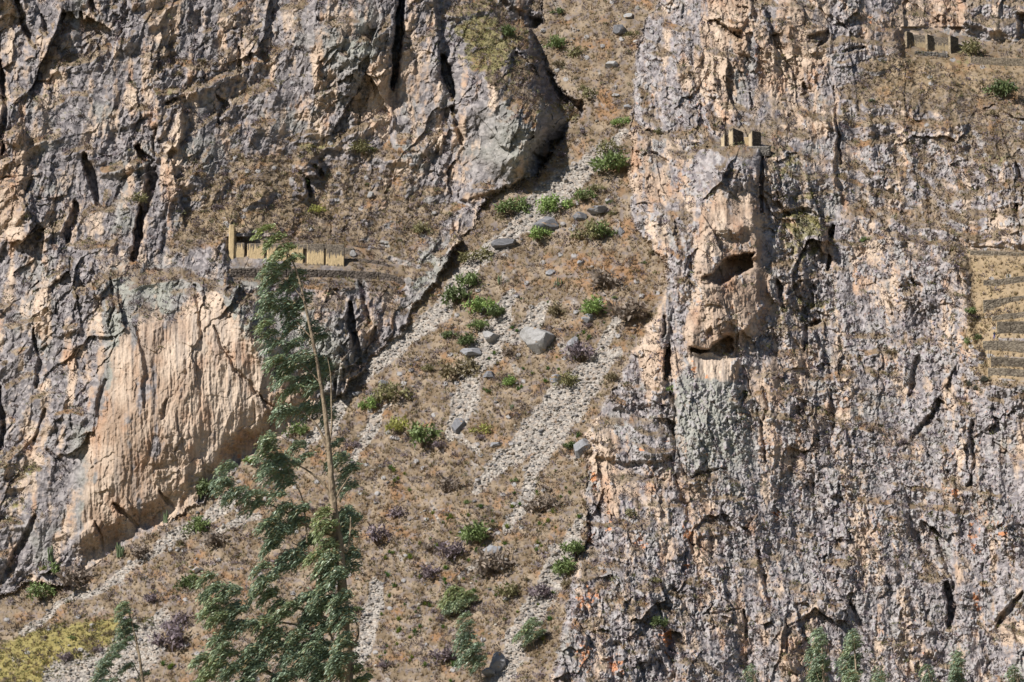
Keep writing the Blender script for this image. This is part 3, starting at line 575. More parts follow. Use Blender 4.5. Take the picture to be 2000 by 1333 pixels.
def t_rosette(n=16, seed=0):
    r = np.random.RandomState(seed); V_, F_, S_ = [], [], []
    for k in range(n):
        a = k * 2.399; e = 0.25 + 1.1 * (k / n) + 0.15 * r.rand(); l = 0.62 * (0.8 + 0.3 * r.rand()); c, q = math.cos(a), math.sin(a)
        dirv = np.array([c * math.cos(e), q * math.cos(e), math.sin(e)]); side = np.array([-q, c, 0]) * 0.075
        b = len(V_); V_ += [tuple(dirv * .05 - side * .7), tuple(dirv * .05 + side * .7), tuple(dirv * l * .5 - side + np.array([0, 0, .02])), tuple(dirv * l * .5 + side + np.array([0, 0, .02])), tuple(dirv * l)]
        F_ += [(b, b + 1, b + 3), (b, b + 3, b + 2), (b + 2, b + 3, b + 4)]; g_ = 0.8 + 0.4 * r.rand(); S_ += [g_ * .7] * 2 + [g_] * 2 + [g_ * 1.15]
    return np.array(V_), np.array(F_), np.array(S_)
def scatter(name, temps, P, size, col, material, kind_label=None, lean=0.25, squash=None, seed=1):
    """merge many copies of small templates into one mesh"""
    r = np.random.RandomState(seed); n = len(P); which = r.randint(0, len(temps), n); allV, allF, allC = [], [], []; base = 0
    for t, (tv, tf, ts) in enumerate(temps):
        m = np.where(which == t)[0]
        if not len(m): continue
        a = r.rand(len(m)) * 2 * np.pi; c, s = np.cos(a)[:, None], np.sin(a)[:, None]
        x = tv[None, :, 0] * c - tv[None, :, 1] * s; y = tv[None, :, 0] * s + tv[None, :, 1] * c; z = np.repeat(tv[None, :, 2], len(m), 0)
        lx_ = lean * r.randn(len(m), 1); ly_ = lean * r.randn(len(m), 1); sz = size[m][:, None]
        if squash is not None: z = z * squash[m][:, None]
        W = np.stack([x + z * lx_, y + z * ly_, z], -1) * sz[..., None] + P[m][:, None, :]
        cc_ = np.clip(col[m][:, None, :] * ts[None, :, None], 0, 1)
        nv = tv.shape[0]; f = tf[None] + (np.arange(len(m)) * nv)[:, None, None] + base
        allV.append(W.reshape(-1, 3)); allF.append(f.reshape(-1, 3)); allC.append(cc_.reshape(-1, 3)); base += len(m) * nv
    me = np_mesh(name, np.concatenate(allV), np.concatenate(allF), np.concatenate(allC), material)
    return tag(link(name, me), kind='stuff')
def pick(n, weight, seed):
    """n random survey points inside the drawn area, thinned by a weight defined on the grid"""
    r = np.random.RandomState(seed); u = r.uniform(-120, 2120, n); v = r.uniform(-100, 1430, n); j, i = surf_i(u, v)
    k = r.rand(n) < weight[j, i]; return u[k], v[k], j[k], i[k]
m_leaf = mat('dry_leaf', attr='tint', noise=0.1, bump=0, rough=0.8, trans=0.15)
m_green = mat('green_leaf', attr='tint', noise=0.12, bump=0, rough=0.55, spec=0.3, trans=0.25)
m_stone = mat('loose_stone', attr='tint', noise=0.15, nscale=3, bump=0.3, bscale=8)
def palette(cols, wts, n, r):
    c = np.array(cols, np.float32)[r.choice(len(cols), n, p=np.array(wts) / sum(wts))]; return c * (0.75 + 0.5 * r.rand(n, 1))
tufts = [t_tuft(9, k) for k in range(5)]; cush = [t_cushion(24, k) for k in range(5)]; stones = [t_stone(k) for k in range(8)]
flatv = np.clip(S['flat'], 0, 1)
open_g = np.clip(grass * (mT + 0.9 * np.clip(S['grass'], 0, 1.2) * rock + 0.35 * rock), 0, 1)
# dry bunch grass
u, v, j, i = pick(210000, open_g * (0.30 + 0.55 * sstep(-0.4, 0.4, fbm(X0 / 3.5, Z0 / 3, 4, 81))) * (1 - 0.85 * scm) * (1 - 0.3 * sstep(1050, 1300, V)), 5)
rs = np.random.RandomState(6); rust_k = S['rust'][j, i] + 0.4 * fbm(X0[j, i] / 5, Z0[j, i] / 5, 3, 82)
c = palette([(.35,.26,.15),(.28,.20,.12),(.42,.33,.20),(.22,.15,.10),(.25,.22,.10),(.30,.27,.22)], [5,4,3,3,2,2], len(u), rs)
c = c + (np.array([.36,.19,.08]) - c) * (np.clip(rust_k, 0, 1) * rs.rand(len(u)))[:, None] * 0.9
scatter('dry_grass', tufts, surf_P(u, v), 0.38 + 0.7 * rs.rand(len(u)) ** 1.5, c, m_leaf, seed=2)
log('grass', len(u))
# low brown, grey and purple cushions of scrub
u, v, j, i = pick(210000, np.clip(open_g * 0.38 * sstep(-0.1, 0.4, fbm(X0 / 4.2, Z0 / 3.2, 5, 83, .65) * 1.2 + 0.3 * S['purple']) + mR * (0.10 + 0.25 * np.clip(S['purple'], 0, 1) + 0.10 * sstep(0, .6, n_s)) * (1 - np.clip(S['smooth'] * 1.2, 0, 1)) + mL * rock * 0.22 * sstep(0.25, 0.6, up + 0.3 * n_s + .4 * S['purple']) * (1 - np.clip(S['smooth'] * 1.2, 0, 1)), 0, 1) * (1 - 0.6 * scm) * (1 - 0.8 * flatv), 7)
c = palette([(.17,.13,.12),(.20,.16,.18),(.13,.10,.085),(.24,.20,.17),(.15,.15,.075),(.25,.22,.25)], [4,4,3,3,2.2,2], len(u), rs)
scatter('ground_scrub', cush, surf_P(u, v), 0.45 + 1.0 * rs.rand(len(u)) ** 2.2, c, m_leaf, seed=3)
log('scrub', len(u))
# yellow-green cushions on the ledges
u, v, j, i = pick(90000, np.clip(sstep(0.35, 1.0, S['moss'] * 0.9 + 0.5 * n_s) * (0.3 + 0.9 * sstep(.2, .7, up)) * 0.75 + ledge * 0.35 * sstep(-.1, .4, n_m) + rock * (1 - mT) * 0.02 * sstep(.4, .8, up) + mT * 0.004, 0, 1) * (1 - flatv), 8)
c = palette([(.17,.165,.05),(.13,.14,.05),(.24,.21,.09),(.12,.12,.07)], [4,3,2,2], len(u), rs)
scatter('moss', cush, surf_P(u, v), 0.5 + 0.8 * rs.rand(len(u)) ** 1.5, c, m_green, seed=4, squash=np.full(len(u), 0.6))
log('moss', len(u))
# loose stones of the scree
u, v, j, i = pick(140000, np.clip(scm * 0.5 + mT * 0.04 * (1 + n_m) + mT * .12 * sstep(.1, .4, S['scree']), 0, 1), 9)
c = palette([(.31,.28,.25),(.24,.225,.215),(.38,.345,.30),(.18,.175,.18),(.31,.25,.20)], [4,4,2,3,2], len(u), rs)
scatter('gravel', stones, surf_P(u, v, 0.05), 0.22 + 0.75 * rs.rand(len(u)) ** 5 + 0.12 * rs.rand(len(u)), c, m_stone, seed=5, lean=0.15)
log('gravel', len(u))

# ------------------------------------------------------------------ counted plants
agaves = [t_rosette(18, k) for k in range(3)]
AG = [(865,1020),(770,940),(777,935),(880,1010),(800,958),(790,925),(763,915),(845,1003),(915,1007),(938,990),(960,998),(962,1020),(1003,963),(1000,990),(1015,985),(1050,965),(1105,952),(1112,962),(1062,1025),(1070,1018),(1080,1000),(1088,985),(1095,970),(1085,1030),(1050,1060),(1048,1075),(985,1062),(960,1080),(945,1065),
      (840,1052),(760,1078),(800,1085),(820,1062),(855,1068),(885,1070),(752,1090),(758,1125),(800,1090),(770,1145),(822,1125),(870,1110),(915,1095),(930,1075),(905,1130),(955,1150),(975,1160),(925,1155),(885,1168),(868,1133),(930,1135),(990,1140),(1005,1150),(760,1165),(745,1200),(812,1195),(840,1210),(800,1245),(810,1235),(820,1225),(865,1225),(780,1230),
      (742,1285),(752,1275),(745,1300),(756,1262),(775,1258),(800,1290),(830,1300),(850,1285),(885,1300),(778,1210),(790,1180),(830,1180),(900,1080),(880,1040),(1062,1245),(1050,1180),(1080,1160),(1072,1210),(985,1210),(1010,1195),
      (945,760),(955,700),(965,690),(1000,640),(1010,700),(1003,740),(1095,690),(1108,640),(1140,650),(1128,655),(1180,630),(1120,660),(1122,700),(1070,590),(1018,583),(1150,660),(1065,745),(1040,730),(1112,745),(1115,735),(1138,700),(1090,720),(1070,720),(1022,720),(1130,850),(1085,920),(990,1030),(1012,760),(1130,1010),(1095,1110),(330,1305),(318,1298),(880,1330),(920,1310),(720,1322)]
GL = [(.13,.22,.045),(.10,.19,.05),(.20,.25,.05)]
ag_me = []
for k, (tv, tf, ts) in enumerate(agaves): ag_me.append(np_mesh('agave', tv, tf, np.clip(np.array(GL[k])[None] * ts[:, None], 0, 1), m_green))
AGC = []
for q, (x, y) in enumerate(AG):
    if q and q % 3 == 0: AGC.append((x + RNG.randint(-9, 10), y + RNG.randint(-7, 8)))
    AGC.append((x, y))
for x, y in AGC:
    p = surf_P([x], [y + 3])[0]; o = link('agave', ag_me[RNG.randint(3)], loc=p); s_ = 0.85 + 0.9 * RNG.rand() ** 1.3; o.scale = (s_ * 1.1, s_ * 1.1, s_ * 1.1); o.rotation_euler.z = RNG.rand() * 6.28
    tag(o, 'small bright green rosette of spiky leaves growing on the dry scree slope', 'agave', 'green rosette plants dotted over the slope')

def leaf_cloud(n, seed, leaf, lobes=12, flat=0.75, stems=14, gap=0.5):
    """foliage on a dome of lobes, plus bare stems from the root; unit width"""
    r = np.random.RandomState(seed); L = []
    for k in range(lobes):
        a = r.rand() * 6.28; q = 0.42 * r.rand() ** .5; L.append((q * math.cos(a), q * math.sin(a), 0.12 + flat * 0.5 * r.rand() * (1 - q), 0.09 + 0.13 * r.rand()))
    V_, F_, S_ = [], [], []
    for k in range(n):
        cx, cy, cz, rr = L[r.randint(lobes)]; d = r.randn(3); d /= np.linalg.norm(d); q = rr * (0.5 + 0.6 * r.rand() ** .6); p = np.array([cx, cy, cz]) + d * q * np.array([1, 1, .85]); p[2] = max(p[2], 0.02)
        t = r.randn(3); t /= np.linalg.norm(t); o = np.cross(t, d); o /= np.linalg.norm(o) + 1e-6; l = leaf * (0.6 + 0.8 * r.rand()); b = len(V_)
        V_ += [p - o * l * .35, p + o * l * .35, p + t * l + d * l * .5]; F_.append((b, b + 1, b + 2)); g_ = 0.7 + 0.6 * r.rand(); S_ += [g_] * 3
    nl = len(F_)
    for k in range(stems):
        cx, cy, cz, rr = L[r.randint(lobes)]; e = np.array([cx, cy, cz]) + r.randn(3) * rr * .5; e[2] = abs(e[2]); w = .012; b = len(V_)
        V_ += [np.array([-w, 0, -.05]), np.array([w, 0, -.05]), e + [w * .3, 0, 0], e + [-w * .3, 0, 0]]; F_ += [(b, b + 1, b + 2), (b, b + 2, b + 3)]; S_ += [-1] * 4
    return np.array(V_), np.array(F_), np.array(S_)
def shrub_mesh(col, seed, n, leaf, stem=(.16,.12,.09), **kw):
    tv, tf, ts = leaf_cloud(n, seed, leaf, **kw); c_ = np.array(col)[None] * np.abs(ts)[:, None]; c_ = c_ * (1 + 0.15 * np.random.RandomState(seed).randn(len(ts), 1)); c_[ts < 0] = stem
    return np_mesh('shrub', tv, tf, np.clip(c_, .01, 1), m_green)
KIND = {'g': ((.19,.25,.095), 700, .085), 'b': ((.25,.35,.11), 850, .075), 'd': ((.13,.17,.07), 600, .10), 'o': ((.24,.225,.11), 420, .09), 'y': ((.34,.34,.10), 420, .09), 't': ((.27,.22,.18), 260, .12), 'p': ((.23,.185,.205), 340, .10), 'w': ((.23,.19,.11), 420, .10)}
KM = {k: [shrub_mesh(c_, 11 + 7 * q, n_, l_, stems=(60 if k in 'tp' else 16)) for q in range(2)] for k, (c_, n_, l_) in KIND.items()}
NAMES = {'g': 'shrub', 'b': 'bush', 'd': 'shrub', 'o': 'shrub', 'y': 'flowering_shrub', 't': 'dry_shrub', 'p': 'purple_shrub', 'w': 'dry_shrub'}
SHR = [(1200,335,58,'g','large green shrub against the right cliff beside the top of the pale scree chute'),(1192,300,34,'o','olive shrub just above the large green shrub at the chute head'),
 (1215,245,26,'b','light green shrub highest beside the right cliff edge above the scree chute'),(1143,392,34,'g','round green shrub between the scree chute and the large green cliffside shrub'),(1165,375,26,'o','olive shrub up the slope from the round green one near the cliff'),
 (1003,418,42,'g','green shrub left of the upper scree chute, opposite the dark slab'),(985,428,34,'w','straw coloured shrub on the grass left of the upper scree chute'),(1085,415,48,'b','bright green shrub on top of the large dark grey slab'),(1050,470,40,'b','bright green shrub directly below the large dark grey slab'),
 (1148,470,46,'o','olive shrub on the slope right of the large dark slab'),(1182,462,42,'g','green shrub right of the olive shrub, close under the right cliff'),(932,512,44,'o','olive shrub on the lower lip of the long dark flat boulder'),(915,560,36,'g','dark green shrub at the right bank of the scree chute midway down'),
 (895,592,40,'d','darker green shrub lower along the right bank of the scree chute'),(942,612,44,'b','bright green twin shrub left of the short inner scree run'),(972,620,30,'d','dark leafy shrub touching the inner scree run'),(938,645,34,'g','green shrub just below the bright twin shrub'),(1168,612,42,'b','light green feathery shrub above the wedge shaped boulder'),
 (1190,560,54,'t','large bare grey thorn shrub in the rusty grass below the right cliff'),(1228,625,56,'t','spreading bare brown shrub against the foot of the right cliff'),(1092,615,30,'w','round tan dry bush in the middle of the upper slope'),(880,660,22,'d','small dark green bush alone in brown grass right of the scree chute'),
 (917,672,30,'d','rounded dark green bush left of the inner scree run'),(1000,752,24,'b','vivid green bush below the big grey boulder on the scree'),(826,870,54,'g','broad green shrub in the grass right of the eucalyptus trunk'),(782,848,44,'y','yellow flowering shrub beside the narrow pale rill'),(768,785,50,'o','olive grey shrub with yellow top above the narrow pale rill'),
 (720,800,30,'b','small light green shrub at the edge of the lower scree chute'),(940,848,30,'y','yellow green bush beside the lower grey scree patch'),(900,740,50,'w','wide dull tan shrub patch left of the inner scree'),(1100,755,40,'o','olive bush among agaves right of the middle scree'),
 (935,1058,48,'g','green shrub midway down the slope above the rounded rock'),(1110,1120,40,'g','tall narrow green shrub hard against the lower right cliff'),(1120,1080,34,'g','green shrub leaning on the cliff foot above the tall narrow one'),(990,1165,36,'o','olive bush with yellow top left of the lowest scree run'),
 (970,1120,56,'t','large grey brown bare shrub above the lowest scree run'),(1060,1000,44,'t','dry grey shrub between agaves near the right cliff foot'),(575,850,40,'g','green shrub at the right foot of the great pale rock face'),(490,905,22,'b','small light green bush beside orange rock at the foot of the pale face'),
 (405,968,36,'d','dark green shrub at the lower right foot of the pale face'),(380,1040,40,'g','grey green spiky shrub on the pale rill left of the eucalyptus'),(430,1065,46,'t','bare grey shrub on the slope left of the eucalyptus, below the rill'),(270,1090,36,'t','bare shrub under the left end of the pale face'),
 (80,1170,44,'g','pale green shrub at the lower left where the dark rocks meet the slope'),(100,1120,30,'g','upright green shrub in the gully left of the grey rock foot'),(130,1145,60,'t','large bare twiggy shrub in front of the grey rock foot'),(360,1150,34,'d','dark green patch of shrub between the rill and the left treetop'),
 (1315,768,22,'b','bright green shrub growing out of the crack left of the pale grey slab'),(1893,670,20,'g','rounded green bush beside the hiker and the terrace walls'),(1896,612,18,'g','small green bush above the rounded bush near the terraces'),(1908,660,12,'d','tiny dark green bush touching the hiker path'),
 (1284,1222,26,'d','dark round bush growing alone low on the right cliff'),(1230,1010,22,'o','olive tuft on a ledge near the orange lichen of the cliff edge'),(1905,105,40,'o','olive shrub beside the upper ruined wall'),(1960,190,44,'d','dark shrub on the grassy shoulder under the top terrace wall'),
 (300,1175,26,'p','purple grey shrub on the slope above the little left tree'),(330,1270,56,'p','large purple grey shrub on the pale dirt at lower left'),(360,1220,40,'p','purple grey shrub above the largest purple one'),(130,1290,24,'p','purple grey shrub in the yellow green grass'),(185,1275,20,'p','smaller purple grey shrub right of the one in yellow grass'),
 (880,1090,44,'p','purple brown shrub right of the eucalyptus at mid slope'),(735,1060,40,'p','purple brown shrub just right of the hanging eucalyptus clump'),(780,1010,34,'p','dark purple shrub above the agave field'),(830,1130,40,'p','purple shrub in the middle of the agave field'),(870,1290,40,'p','purple shrub low on the slope between agaves'),
 (1135,705,44,'p','lilac grey shrub right of the small blue grey boulder'),(1060,1165,36,'p','dark purple shrub on the lowest scree run'),(870,960,40,'t','bare grey bush with twigs high in the agave field'),(1290,260,18,'o','olive tuft near the cliff edge under a small overhang'),(1280,1140,22,'o','olive tuft on the knobbly lower cliff'),
 (620,420,30,'y','yellow green low shrub above the ruined yellow wall'),(830,455,34,'o','olive scrub at the right end of the ledge above the ruin'),(265,395,30,'o','olive scrub in the dark cleft of the left cliff'),(600,365,26,'d','dark shrub in the shadow of the outcrop above the ruin'),(710,300,40,'o','olive shrub on a grass shelf below the big buttress'),(985,70,30,'d','dark green shrub in the shade at the head of the spur'),
 (1130,110,40,'o','dull olive shrub in the high grassy chute'),(1080,95,34,'g','pale green shrub in the high grassy chute beside the spur'),(1150,195,30,'o','dry olive shrub where the spur ends in the chute')]
# many wild shrubs too alike to tell apart fill the slopes between those
for x, y, w, k, lab in SHR:
    p = surf_P([x], [y + 2])[0]; d_ = surf_D([x], [y])[0]; o = link(NAMES[k], KM[k][RNG.randint(2)], loc=p); s_ = w * d_ / FPX * 1.5; o.scale = (s_, s_, s_ * (0.85 + 0.3 * RNG.rand())); o.rotation_euler.z = RNG.rand() * 6.28; tag(o, lab, 'shrub')
wu, wv, wj, wi = pick(6500, np.clip(mT * 0.05 * (1 - scm) + open_g * rock * 0.03 + sstep(.8, 1.4, S['moss']) * .05, 0, 1) * (1 - flatv), 77)
kinds = 'twowpdgw'
for x, y in list(zip(wu, wv))[:285]:
    k = kinds[RNG.randint(8)]; p = surf_P([x], [y])[0]; o = link(NAMES[k], KM[k][RNG.randint(2)], loc=p); s_ = 1.0 + 1.8 * RNG.rand() ** 1.3; o.scale = (s_ * 1.2, s_ * 1.2, s_); o.rotation_euler.z = RNG.rand() * 6.28
    L_ = {'t': 'bare grey brown twiggy shrub, one of many low ones on the mountainside', 'w': 'tan dried out shrub, one of many low ones on the mountainside', 'o': 'dull olive shrub, one of many low ones on the mountainside', 'p': 'purple grey shrub, one of many low ones on the mountainside',
          'd': 'small dark green shrub, one of many low ones on the mountainside', 'g': 'small mid green shrub, one of many low ones on the mountainside'}[k]
    tag(o, L_, 'shrub', 'low %s dotted over the mountainside' % {'t': 'twiggy shrubs', 'w': 'tan shrubs', 'o': 'olive shrubs', 'p': 'purple shrubs', 'd': 'dark green shrubs', 'g': 'mid green shrubs'}[k])
log('shrubs')
# columnar cactus clumps
def cactus(name, x, y, n, h, seed, label, col=(.13,.17,.09)):
    r = np.random.RandomState(seed); V_, F_ = [], []
    for k in range(n):
        ox, oy = r.randn(2) * 0.28 * h * .5; hh = h * (0.5 + 0.5 * r.rand()); rad = 0.045 * h * (0.8 + .4 * r.rand()); lx_, ly_ = r.randn(2) * .12; b = len(V_); m_ = 7
        for q in range(m_):
            t = q / (m_ - 1); rr = rad * (1 if t < .85 else .55) * (0.85 + .15 * math.sin(t * 9 + k))
            for a in range(8): g_ = 1 + .18 * (-1) ** a; V_.append((ox + (t ** 2) * lx_ * hh + rr * g_ * math.cos(a * .785), oy + t * ly_ * hh + rr * g_ * math.sin(a * .785), -0.2 + t * (hh + .2)))
            if q:
                for a in range(8): p0 = b + (q - 1) * 8; F_.append((p0 + a, p0 + (a + 1) % 8, p0 + 8 + (a + 1) % 8, p0 + 8 + a))
        V_.append((ox + lx_ * hh, oy + ly_ * hh, hh + rad * .4)); tip = len(V_) - 1
        for a in range(8): F_.append((tip - 8 + a, tip - 8 + (a + 1) % 8, tip, tip))
    F_ = [f if f[2] != f[3] else f[:3] for f in F_]
    me = bpy.data.meshes.new(name); me.from_pydata([tuple(map(float, q)) for q in V_], [], F_); me.materials.append(mat('cactus_skin', color=col, noise=.2, nscale=6, bump=.2, rough=.7))
    o = link(name, me, loc=surf_P([x], [y])[0]); tag(o, label, 'cactus')
cactus('columnar_cactus', 232, 1088, 13, 2.9, 1, 'clump of tall columnar cactus at the left foot of the pale face')
cactus('columnar_cactus', 325, 1020, 9, 2.4, 2, 'columnar cactus clump on the rill below the middle of the pale face')
cactus('columnar_cactus', 648 + 130, 842, 5, 1.6, 3, 'little columnar cactus beside the yellow flowering shrub')
cactus('columnar_cactus', 975, 555, 6, 1.9, 4, 'columnar cactus group at the upper end of the inner scree run')
cactus('columnar_cactus', 1000, 800, 6, 1.5, 5, 'columnar cactus below the vivid green bush')
cactus('columnar_cactus', 1090, 560, 7, 2.0, 6, 'branching cactus above the tan dry bush')
cactus('columnar_cactus', 96, 1095, 6, 3.0, 7, 'slender cactus standing in the gully by the grey rock foot')
def puya(x, y, s_, seed, label):
    tv, tf, ts = t_rosette(60, seed); me = np_mesh('puya', tv, tf, np.clip(np.array([.17,.18,.15])[None] * ts[:, None], 0, 1), m_green); o = link('puya', me, loc=surf_P([x], [y])[0]); o.scale = (s_, s_, s_); tag(o, label, 'puya')
puya(1922, 748, 2.4, 1, 'large silvery spiky puya under the lowest terrace wall'); puya(1893, 755, 2.0, 2, 'spiky puya left of the largest silvery one'); puya(1905, 762, 1.6, 3, 'smaller puya in front of the two big silvery ones')
log('plants')

# ------------------------------------------------------------------ boulders
def boulder(x, y, w, h, seed, label, col=(.29,.285,.29), tan=0.0, lean_=0.0, depth=None, cuts=9):
    """w, h in survey pixels; faceted block cut by random planes, then roughened"""
    r = np.random.RandomState(seed); n = 20
    import bmesh
    bm = bmesh.new(); bmesh.ops.create_icosphere(bm, subdivisions=5, radius=1.0)
    P_ = np.array([v_.co[:] for v_ in bm.verts])
    for k in range(cuts + 7):
        d = r.randn(3); d /= np.linalg.norm(d); t = 0.55 + 0.3 * r.rand(); q = P_ @ d; m = q > t; P_[m] -= np.outer(q[m] - t, d)
    X_c = P_[:, 0] + .7 * P_[:, 2]; nn = fbm(X_c * 3.1 + seed, P_[:, 1] * 3.1 + P_[:, 2] * 2, 4, seed + 100).astype(float); P_ *= (1 + 0.055 * nn)[:, None]
    dd = surf_D([x], [y])[0]; W = w * dd / FPX; Hh = h * dd / FPX
    ex = P_[:, 0].max() - P_[:, 0].min(); ez = P_[:, 2].max() - P_[:, 2].min()
    P_[:, 0] *= W / ex; P_[:, 2] *= Hh / ez * 1.1; P_[:, 1] *= (W + Hh) * .5 / ex; P_[:, 0] += lean_ * P_[:, 2]
    for v_, c_ in zip(bm.verts, P_): v_.co = c_
    me = bpy.data.meshes.new('boulder'); bm.to_mesh(me); bm.free()
    g_ = fbm(X_c * 2 + 5, P_[:, 2] * 1.3, 4, seed + 60); base_ = np.array(col)[None] * (1 + 0.18 * g_[:, None]); tn = sstep(.1, .3, g_ + tan * 1.2 - .55)[:, None]; cc_ = base_ * (1 - tn) + np.array([.40,.27,.16])[None] * tn
    a = me.color_attributes.new('tint', 'FLOAT_COLOR', 'POINT'); q = np.ones((len(P_), 4), np.float32); q[:, :3] = np.clip(cc_, .02, 1); a.data.foreach_set('color', q.ravel()); me.materials.append(m_stone)
    p = surf_P([x], [y])[0]; o = link('boulder', me, loc=(p[0], p[1] - 0.12 * W, p[2])); o.rotation_euler.y = 0; tag(o, label, 'boulder')
BOUL = [(1053,668,74,62,1,'biggest grey boulder, with a flat pale face, in the middle of the scree slope'),(1119,672,26,24,2,'small blue grey boulder right of the biggest boulder'),(1147,624,30,22,3,'wedge shaped boulder with brown underside below the feathery green shrub'),
 (1068,440,54,34,4,'large dark grey slab leaning by the upper scree chute'),(988,479,52,20,5,'long flat dark boulder lying at the right edge of the scree chute'),(1195,128,30,16,6,'pale flat boulder in the high grassy chute'),(1210,60,28,24,7,'dark blocky boulder near the top edge of the right cliff'),
 (1228,34,22,12,8,'pale boulder at the top of the chute beside the cliff'),(1242,82,12,6,9,'small white stone at the top edge of the right cliff'),(1205,188,18,9,10,'low flat pale boulder in the rusty chute'),(1168,412,44,16,11,'long blue grey slab above the olive shrub'),(1135,425,30,18,12,'jagged dark rock between the slabs and the shrubs'),
 (960,660,40,24,13,'pale rounded rock beside the inner scree run'),(920,690,44,16,14,'grey flat rock group leader at the left of the inner scree'),(1213,455,16,22,15,'dark block fallen against the right cliff'),(1138,250+4,14,8,16,'grey stone in front of the dark spur tip'),(964,1078,44,24,17,'broad rounded grey rock in the middle of the agave field'),
 (388,1113,24,13,18,'pale grey boulder on the brown slope left of the eucalyptus'),(750,750,20,14,19,'grey boulder at the side of the lower scree chute'),(697,770,20,9,20,'flat stone in the scree near the eucalyptus trunk'),(970,900-30,26,12,21,'flat grey rock in the lower scree patch'),(1134,880,34,44,22,'tall grey boulder leaning on the foot of the right cliff'),
 (1087,742,26,18,23,'brownish boulder among the agaves right of the middle scree'),(725,383,16,14,24,'pale grey rock in the grass right of the buttress foot'),(690,497,14,14,25,'rounded pale boulder beside the right end of the ruin'),(972,1300,34,44,26,'grey rock at the bottom beside the slender green tree'),(960,1060-25,14,10,27,'small grey stone above the broad rounded rock'),
 (1075,535,22,14,28,'blue grey rock in the rusty grass of the upper slope'),(1135,515,20,14,29,'blue grey rock just under the cliff in the rusty grass'),(895,836,30,30,30,'dark angular rock in the left scree patch'),(955,735,26,14,31,'dark angular stone on the inner scree'),(1225,210,16,10,32,'grey stone at the cliff edge above the chute shrubs'),(955,1315,30,18,33,'low rock beside the lowest scree run'),
 (600,205,0,0,0,None)]
for b in BOUL[:-1]: boulder(b[0], b[1], b[2], b[3], b[4], b[5], col=((.20,.20,.215) if 'dark' in b[5] else (.50,.48,.46) if 'white' in b[5] else (.36,.35,.345) if 'pale' in b[5] else (.285,.285,.30)), tan=.35 if 'brown' in b[5] else .1)
log('boulders')
# ------------------------------------------------------------------ ruins and terrace walls
m_wall = mat('dry_stone', attr='tint', noise=0.14, nscale=5, bump=0.35, bscale=9)
STONE = ((.16,.135,.11), (.30,.25,.20)); YSTONE = ((.33,.25,.15), (.46,.36,.23)); PLAST = (.62,.47,.275)
def face(P00, P10, P01, P11, seed, pcol=None, style='stone', course=0.28, rel=0.10, pal=STONE, top=None, res=0.11, plaster=None):
    """relief grid on a quad (bottom-left, bottom-right, top-left, top-right); returns verts, faces, colours"""
    P00, P10, P01, P11 = map(lambda q: np.array(q, float), (P00, P10, P01, P11))
    L = np.linalg.norm(P10 - P00); Hh = max(np.linalg.norm(P01 - P00), np.linalg.norm(P11 - P10)); n = max(3, int(L / res)); m = max(3, int(Hh / res))
    s_, t = np.meshgrid(np.linspace(0, 1, n + 1), np.linspace(0, 1, m + 1))
    if top is not None:
        tp = top(s_ * L); tt = t * tp
    else: tt = t
    P_ = (P00 * (1 - s_[..., None]) + P10 * s_[..., None]) * (1 - tt[..., None]) + (P01 * (1 - s_[..., None]) + P11 * s_[..., None]) * tt[..., None]
    nrm = np.cross(P10 - P00, P01 - P00); nrm /= np.linalg.norm(nrm) + 1e-9
    a = s_ * L + seed * 3.7; b = tt * Hh
    f1, f2, id_, _, _ = cells(a / (course * 1.7), b / course, seed + 300); rr = np.random.RandomState(seed + 1).rand(3, 65536)
    st = sstep(0.02, 0.22, f2 - f1); h = rel * st * (0.5 + 0.8 * rr[0][id_])
    c = np.array(pal[0])[None, None] * (1 - rr[1][id_][..., None]) + np.array(pal[1])[None, None] * rr[1][id_][..., None]; c = c * (0.55 + 0.45 * st)[..., None]
    if plaster is not None:
        pm = plaster(s_ * L, tt, a, b); pc = np.array(pcol or PLAST)[None, None] * (1 + 0.16 * fbm(a / 0.22, b / 1.6, 3, seed + 9) + 0.10 * fbm(a / 1.2, b, 3, seed + 8))[..., None]
        c = c * (1 - pm[..., None]) + pc * pm[..., None]; h = h * (1 - pm) + pm * rel * (0.9 + 0.35 * fbm(a / .5, b / 1.4, 3, seed + 2))
    edge = np.minimum(np.minimum(s_, 1 - s_) * n, np.minimum(t, 1 - t) * m); h = h * np.clip(edge, 0, 1)
    P_ = P_ + nrm * h[..., None]
    id2 = np.arange((n + 1) * (m + 1)).reshape(m + 1, n + 1); F_ = np.stack([id2[:-1, :-1], id2[:-1, 1:], id2[1:, 1:], id2[1:, :-1]], -1).reshape(-1, 4)
    return P_.reshape(-1, 3), F_, np.clip(c, .01, 1).reshape(-1, 3)
def merge(parts):
    V_, F_, C_ = [], [], []; b = 0
    for v_, f_, c_ in parts: V_.append(v_); F_.append(f_ + b); C_.append(c_); b += len(v_)
    return np.concatenate(V_), np.concatenate(F_), np.concatenate(C_)
def block(plan, z0, z1, seed, **kw):
    """closed masonry block: plan = 4 points (x,y) anticlockwise seen from above, z0 base, z1 top (number or 4)"""
    z1 = [z1] * 4 if np.isscalar(z1) else z1; side = kw.pop('sides', {}); out = []
    for k in range(4):
        a, b = plan[k], plan[(k + 1) % 4]; q = dict(kw); q.update(side.get(k, {}))
        out.append(face((*a, z0), (*b, z0), (*a, z1[k]), (*b, z1[(k + 1) % 4]), seed + k, **q))
    q = dict(kw); q.pop('plaster', None); out.append(face((*plan[0], z1[0]), (*plan[1], z1[1]), (*plan[3], z1[3]), (*plan[2], z1[2]), seed + 7, **q))
    return merge(out)
def ray_pt(px, py, Dp): return np.array(to_world(px, py, Dp))
